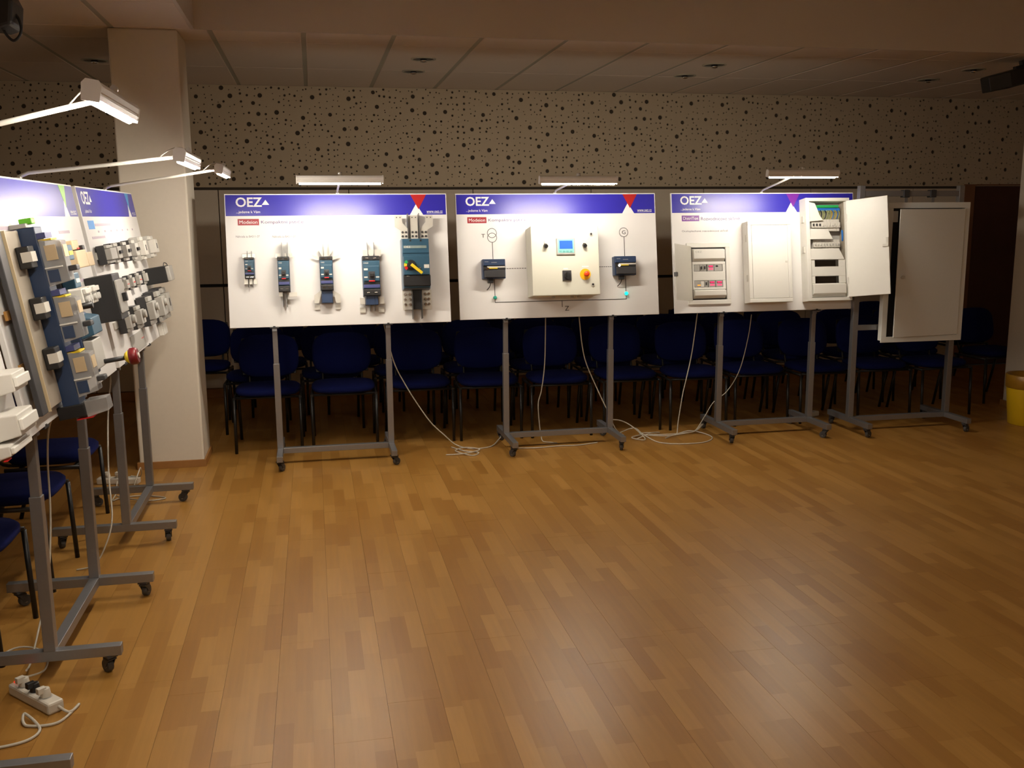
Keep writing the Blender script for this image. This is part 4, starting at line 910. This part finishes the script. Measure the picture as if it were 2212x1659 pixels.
for k, x in enumerate((-0.98, -0.33, 0.32, 0.97, 1.62, 2.27, 2.92, 3.57, 4.4, 5.55, 6.35)):
    chair(x, 8.62+rj.uniform(-0.03, 0.03), rj.uniform(-0.06, 0.06), 'blue conference chair, %s from the left in the rearmost row by the wall' % ORD[k], 'chairs in the rearmost row by the wall')
for k, y in enumerate((3.26, 4.04, 4.81, 5.57)):
    chair(-1.44, y, PI/2, 'blue conference chair, %s from the near end behind the left row of boards' % ORD[k], 'chairs behind the left row of boards')
for k, y in enumerate((4.4, 5.2, 6.0)):
    chair(-2.25, y, PI/2, 'blue conference chair, %s from the near end in the second left row' % ORD[k], 'chairs in the second row on the left')

# ------------------------------------------------------------------ waste bin, loudspeaker, spotlight
t = thing('waste_bin', 'yellow waste bin with brown liner rim before the right pillar', 'waste bin', Matrix.Translation((5.64, 6.69, 0)))
part('body', MB().lathe([(0.135, 0.0), (0.142, 0.005), (0.172, 0.31), (0.172, 0.315)], 36), M_bin, t)
part('liner', MB().lathe([(0.1735, 0.30), (0.178, 0.305), (0.180, 0.36), (0.182, 0.405), (0.176, 0.410), (0.166, 0.40), (0.160, 0.315)], 36), M_bag, t)
t = thing('loudspeaker', 'black wedge loudspeaker hung under the soffit at the right frame edge', 'loudspeaker', Matrix.Translation((5.58, 6.99, 2.775)) @ Matrix.Rotation(-0.25, 4, 'Y'))
part('cabinet', MB().prism([(-0.34,-0.05),(-0.20,-0.12),(0.26,-0.12),(0.26,0.12),(-0.20,0.12),(-0.34,0.05)], -0.065, 0.055), M_black, t, bevel=0.008)
part('grille', B(-0.24, -0.11, -0.070, 0.24, 0.11, -0.066), M_dark, t, bevel=0.003)
part('bracket', MB().box(-0.06, -0.02, 0.055, 0.10, 0.02, 0.075).box(0.0, -0.02, 0.07, 0.04, 0.02, 0.108), M_dark, t)
t = thing('stage_spotlight', 'black stage spotlight with looped cable at the upper left corner', 'spotlight', Matrix.Translation((-1.22, 4.3, 2.53)))
part('body', MB().prism([(-0.15,-0.07),(0.07,-0.10),(0.115,-0.085),(0.125,0.0),(0.09,0.08),(-0.13,0.10)], -0.085, 0.085).xf(Matrix.Rotation(PI/2, 4, 'X')), M_black, t, bevel=0.012)
part('lens_tube', MB().cyl((-0.14, 0, 0.01), (-0.21, 0, 0.0), 0.078, n=24), M_black, t)
part('lens', MB().cyl((-0.21, 0, 0.0), (-0.212, 0, 0.0), 0.066, n=24), mat('lens_glass', (0.05, 0.05, 0.05, 1), 0.08, noise=0.02), t)
for s_ in (-1, 1): part('yoke_arm', MB().box(-0.03, s_*0.092, 0.0, 0.0, s_*0.10, 0.20), M_black, t)
part('yoke_top', MB().box(-0.03, -0.10, 0.20, 0.0, 0.10, 0.21).cyl((-0.015, 0, 0.21), (-0.015, 0, 0.372), 0.014, n=12), M_black, t)
part('grip', MB().box(0.06, -0.02, 0.075, 0.135, 0.02, 0.095), M_black, t, bevel=0.006)
part('cable', MB().tube(smooth_path([(0.10,-0.02,-0.02),(0.125,-0.02,-0.05),(0.134,-0.02,-0.088),(0.125,-0.02,-0.119),(0.103,-0.02,-0.137),(0.082,-0.02,-0.121),(0.062,-0.02,-0.085)], 6), 0.0055, 8), M_black, t)

# ------------------------------------------------------------------ cables and power strips
def cable(lab, pts, r=0.0042, m_=None, name='cable', group='white cables'):
    P_ = [(x, y, max(z, r)) for x, y, z in smooth_path(pts, 8)]
    return tag(part(name, MB().tube(P_, r, 8), m_ or M_cable), lab, 'cable', group)
cable('white cable sagging from the first board down to the floor', [(0.475,6.92,0.95),(0.54,6.93,0.668),(0.62,6.94,0.494),(0.70,6.95,0.353),(0.80,6.95,0.202),(0.90,6.95,0.099),(0.99,6.94,0.02),(1.10,6.86,0.005),(1.24,6.90,0.005),(1.33,7.05,0.02),(1.38,7.13,0.05)])
cable('small white cable coil on the floor between the first two stands', [(0.95,6.95,0.005),(1.03,6.80,0.006),(1.12,6.74,0.005),(1.06,6.66,0.005),(0.96,6.80,0.012),(1.05,6.88,0.013),(1.14,6.80,0.012),(1.02,6.70,0.013),(0.88,6.72,0.005)])
cable('white cable hanging straight down behind the control-box board', [(1.674,6.95,0.95),(1.68,7.0,0.618),(1.655,7.0,0.406),(1.629,7.0,0.301),(1.633,7.0,0.175),(1.647,7.0,0.06),(1.66,6.96,0.005),(1.75,6.90,0.005)])
cable('white cable running slantwise to the right foot of the second stand', [(1.932,6.95,0.95),(1.988,7.0,0.642),(2.092,7.0,0.388),(2.187,7.0,0.191),(2.25,7.02,0.06),(2.32,7.03,0.005)])
cable('white cable lying along the floor under the second crossbar', [(1.43,6.80,0.005),(1.583,6.78,0.005),(1.736,6.80,0.005),(1.88,6.79,0.005),(2.05,6.84,0.005)])
cable('white cable hanging from the left end of the third board', [(2.872,6.95,0.95),(2.857,7.0,0.647),(2.813,7.0,0.43),(2.789,7.0,0.321),(2.756,7.0,0.10),(2.74,6.98,0.005),(2.70,6.93,0.005)])
cable('thin cable curving behind the left post of the third stand', [(3.319,6.95,0.93),(3.321,7.0,0.741),(3.268,7.02,0.485),(3.176,7.03,0.322),(3.062,7.03,0.234),(3.00,7.03,0.14),(2.93,7.03,0.03),(2.88,7.0,0.005)], 0.0034)
cable('white cable in a wide loop on the floor before the third stand', [(2.30,7.06,0.02),(2.40,7.02,0.06),(2.44,6.92,0.03),(2.50,6.74,0.005),(2.634,6.655,0.005),(2.83,6.66,0.005),(2.95,6.78,0.005),(2.95,6.93,0.006),(2.85,6.99,0.02),(2.72,6.93,0.015),(2.60,6.86,0.005)])
cable('white cable bunched by the right castor of the second stand', [(2.20,7.00,0.14),(2.28,7.00,0.13),(2.36,6.98,0.09),(2.44,6.90,0.014),(2.40,6.80,0.014),(2.34,6.90,0.014),(2.46,6.97,0.014),(2.62,6.94,0.014),(2.78,6.95,0.014),(2.90,7.00,0.014),(2.97,7.04,0.06)])
cable('white cable crossing in small loops between second and third stand', [(2.36,6.86,0.006),(2.52,6.98,0.022),(2.62,7.05,0.006),(2.48,7.06,0.006),(2.44,6.94,0.022),(2.60,6.86,0.022),(2.76,6.90,0.022),(2.90,6.98,0.022),(3.00,7.08,0.05)])
def power_strip(lab, x, y, rz, n=3, lit=False, black_plug=False):
    t = thing('power_strip', lab, 'power strip', Matrix.Translation((x, y, 0)) @ Matrix.Rotation(rz, 4, 'Z'), 'white power strips')
    Lp = 0.07*n+0.06
    part('body', B(-Lp/2, -0.03, 0.0, Lp/2, 0.03, 0.042), M_strip, t, bevel=0.008)
    for k in range(n):
        so = part('socket', MB().cyl((-Lp/2+0.065+k*0.07, 0, 0.042), (-Lp/2+0.065+k*0.07, 0, 0.0428), 0.022, n=20), M_mod, t)
        if k < n-1 or black_plug:
            x_ = -Lp/2+0.065+k*0.07
            part('plug', MB().cyl((x_, 0, 0.0428), (x_, 0, 0.075), 0.019, 0.014, n=14).box(x_-0.010, -0.03, 0.06, x_+0.010, 0.0, 0.082), M_black if (black_plug and k == 1) else M_strip, so, bevel=0.002)
    if lit: part('rocker_switch', B(-Lp/2+0.008, -0.012, 0.042, -Lp/2+0.030, 0.012, 0.048), M_strip_led, t, bevel=0.002)
    return t
power_strip('white power strip with red lit switch on the floor at lower left', -1.035, 3.48, math.radians(-47), 3, True, True)
power_strip('white power strip on the floor at the foot of the pillar', -1.30, 6.47, math.radians(-12), 3)
power_strip('small white adaptor block lying in the dark behind the third stand', 4.10, 7.36, 0.5, 1)
cable('white cable looping round the near power strip', [(-0.97,3.42,0.03),(-0.90,3.36,0.01),(-0.88,3.42,0.005),(-0.92,3.30,0.005),(-1.02,3.30,0.005),(-1.04,3.36,0.02),(-0.97,3.27,0.005),(-0.99,3.20,0.005),(-1.08,3.17,0.005),(-1.2,3.17,0.005)], 0.005)
cable('white cable arching behind the near power strip', [(-1.32,3.74,0.006),(-1.22,3.90,0.03),(-1.10,3.86,0.02),(-1.06,3.70,0.02),(-1.09,3.56,0.06)], 0.004)
cable('white cable dropping from the green-triangle board', [(-1.06,4.2,0.95),(-1.10,4.2,0.841),(-1.115,4.2,0.704),(-1.12,4.2,0.544),(-1.125,4.18,0.40),(-1.13,4.1,0.22),(-1.14,3.95,0.08),(-1.13,3.78,0.02),(-1.10,3.62,0.06)], 0.004)
cable('white cable hanging below the board before the pillar', [(-1.06,5.35,0.95),(-1.09,5.3,0.70),(-1.07,5.1,0.42),(-1.04,4.95,0.22),(-1.07,4.88,0.096),(-1.12,4.85,0.02),(-1.2,4.84,0.005)], 0.004)
cable('white cable curled on the floor near the pillar', [(-1.30,6.42,0.03),(-1.27,6.20,0.006),(-1.26,6.05,0.006),(-1.22,6.10,0.006),(-1.10,6.12,0.006),(-0.97,6.06,0.006),(-0.96,6.02,0.006),(-1.06,6.00,0.006),(-1.18,6.05,0.016),(-1.25,6.12,0.016)], 0.004)
cable('white cable tied up beside the far foot of the left row', [(-1.22,6.46,0.05),(-1.15,6.40,0.06),(-1.13,6.30,0.14),(-1.14,6.2,0.10),(-1.18,6.18,0.006),(-1.24,6.2,0.006)], 0.004)
cable('thin cable from the adaptor block behind the third stand', [(4.06,7.33,0.03),(3.98,7.30,0.02),(3.86,7.25,0.006),(3.80,7.20,0.006)], 0.0035)
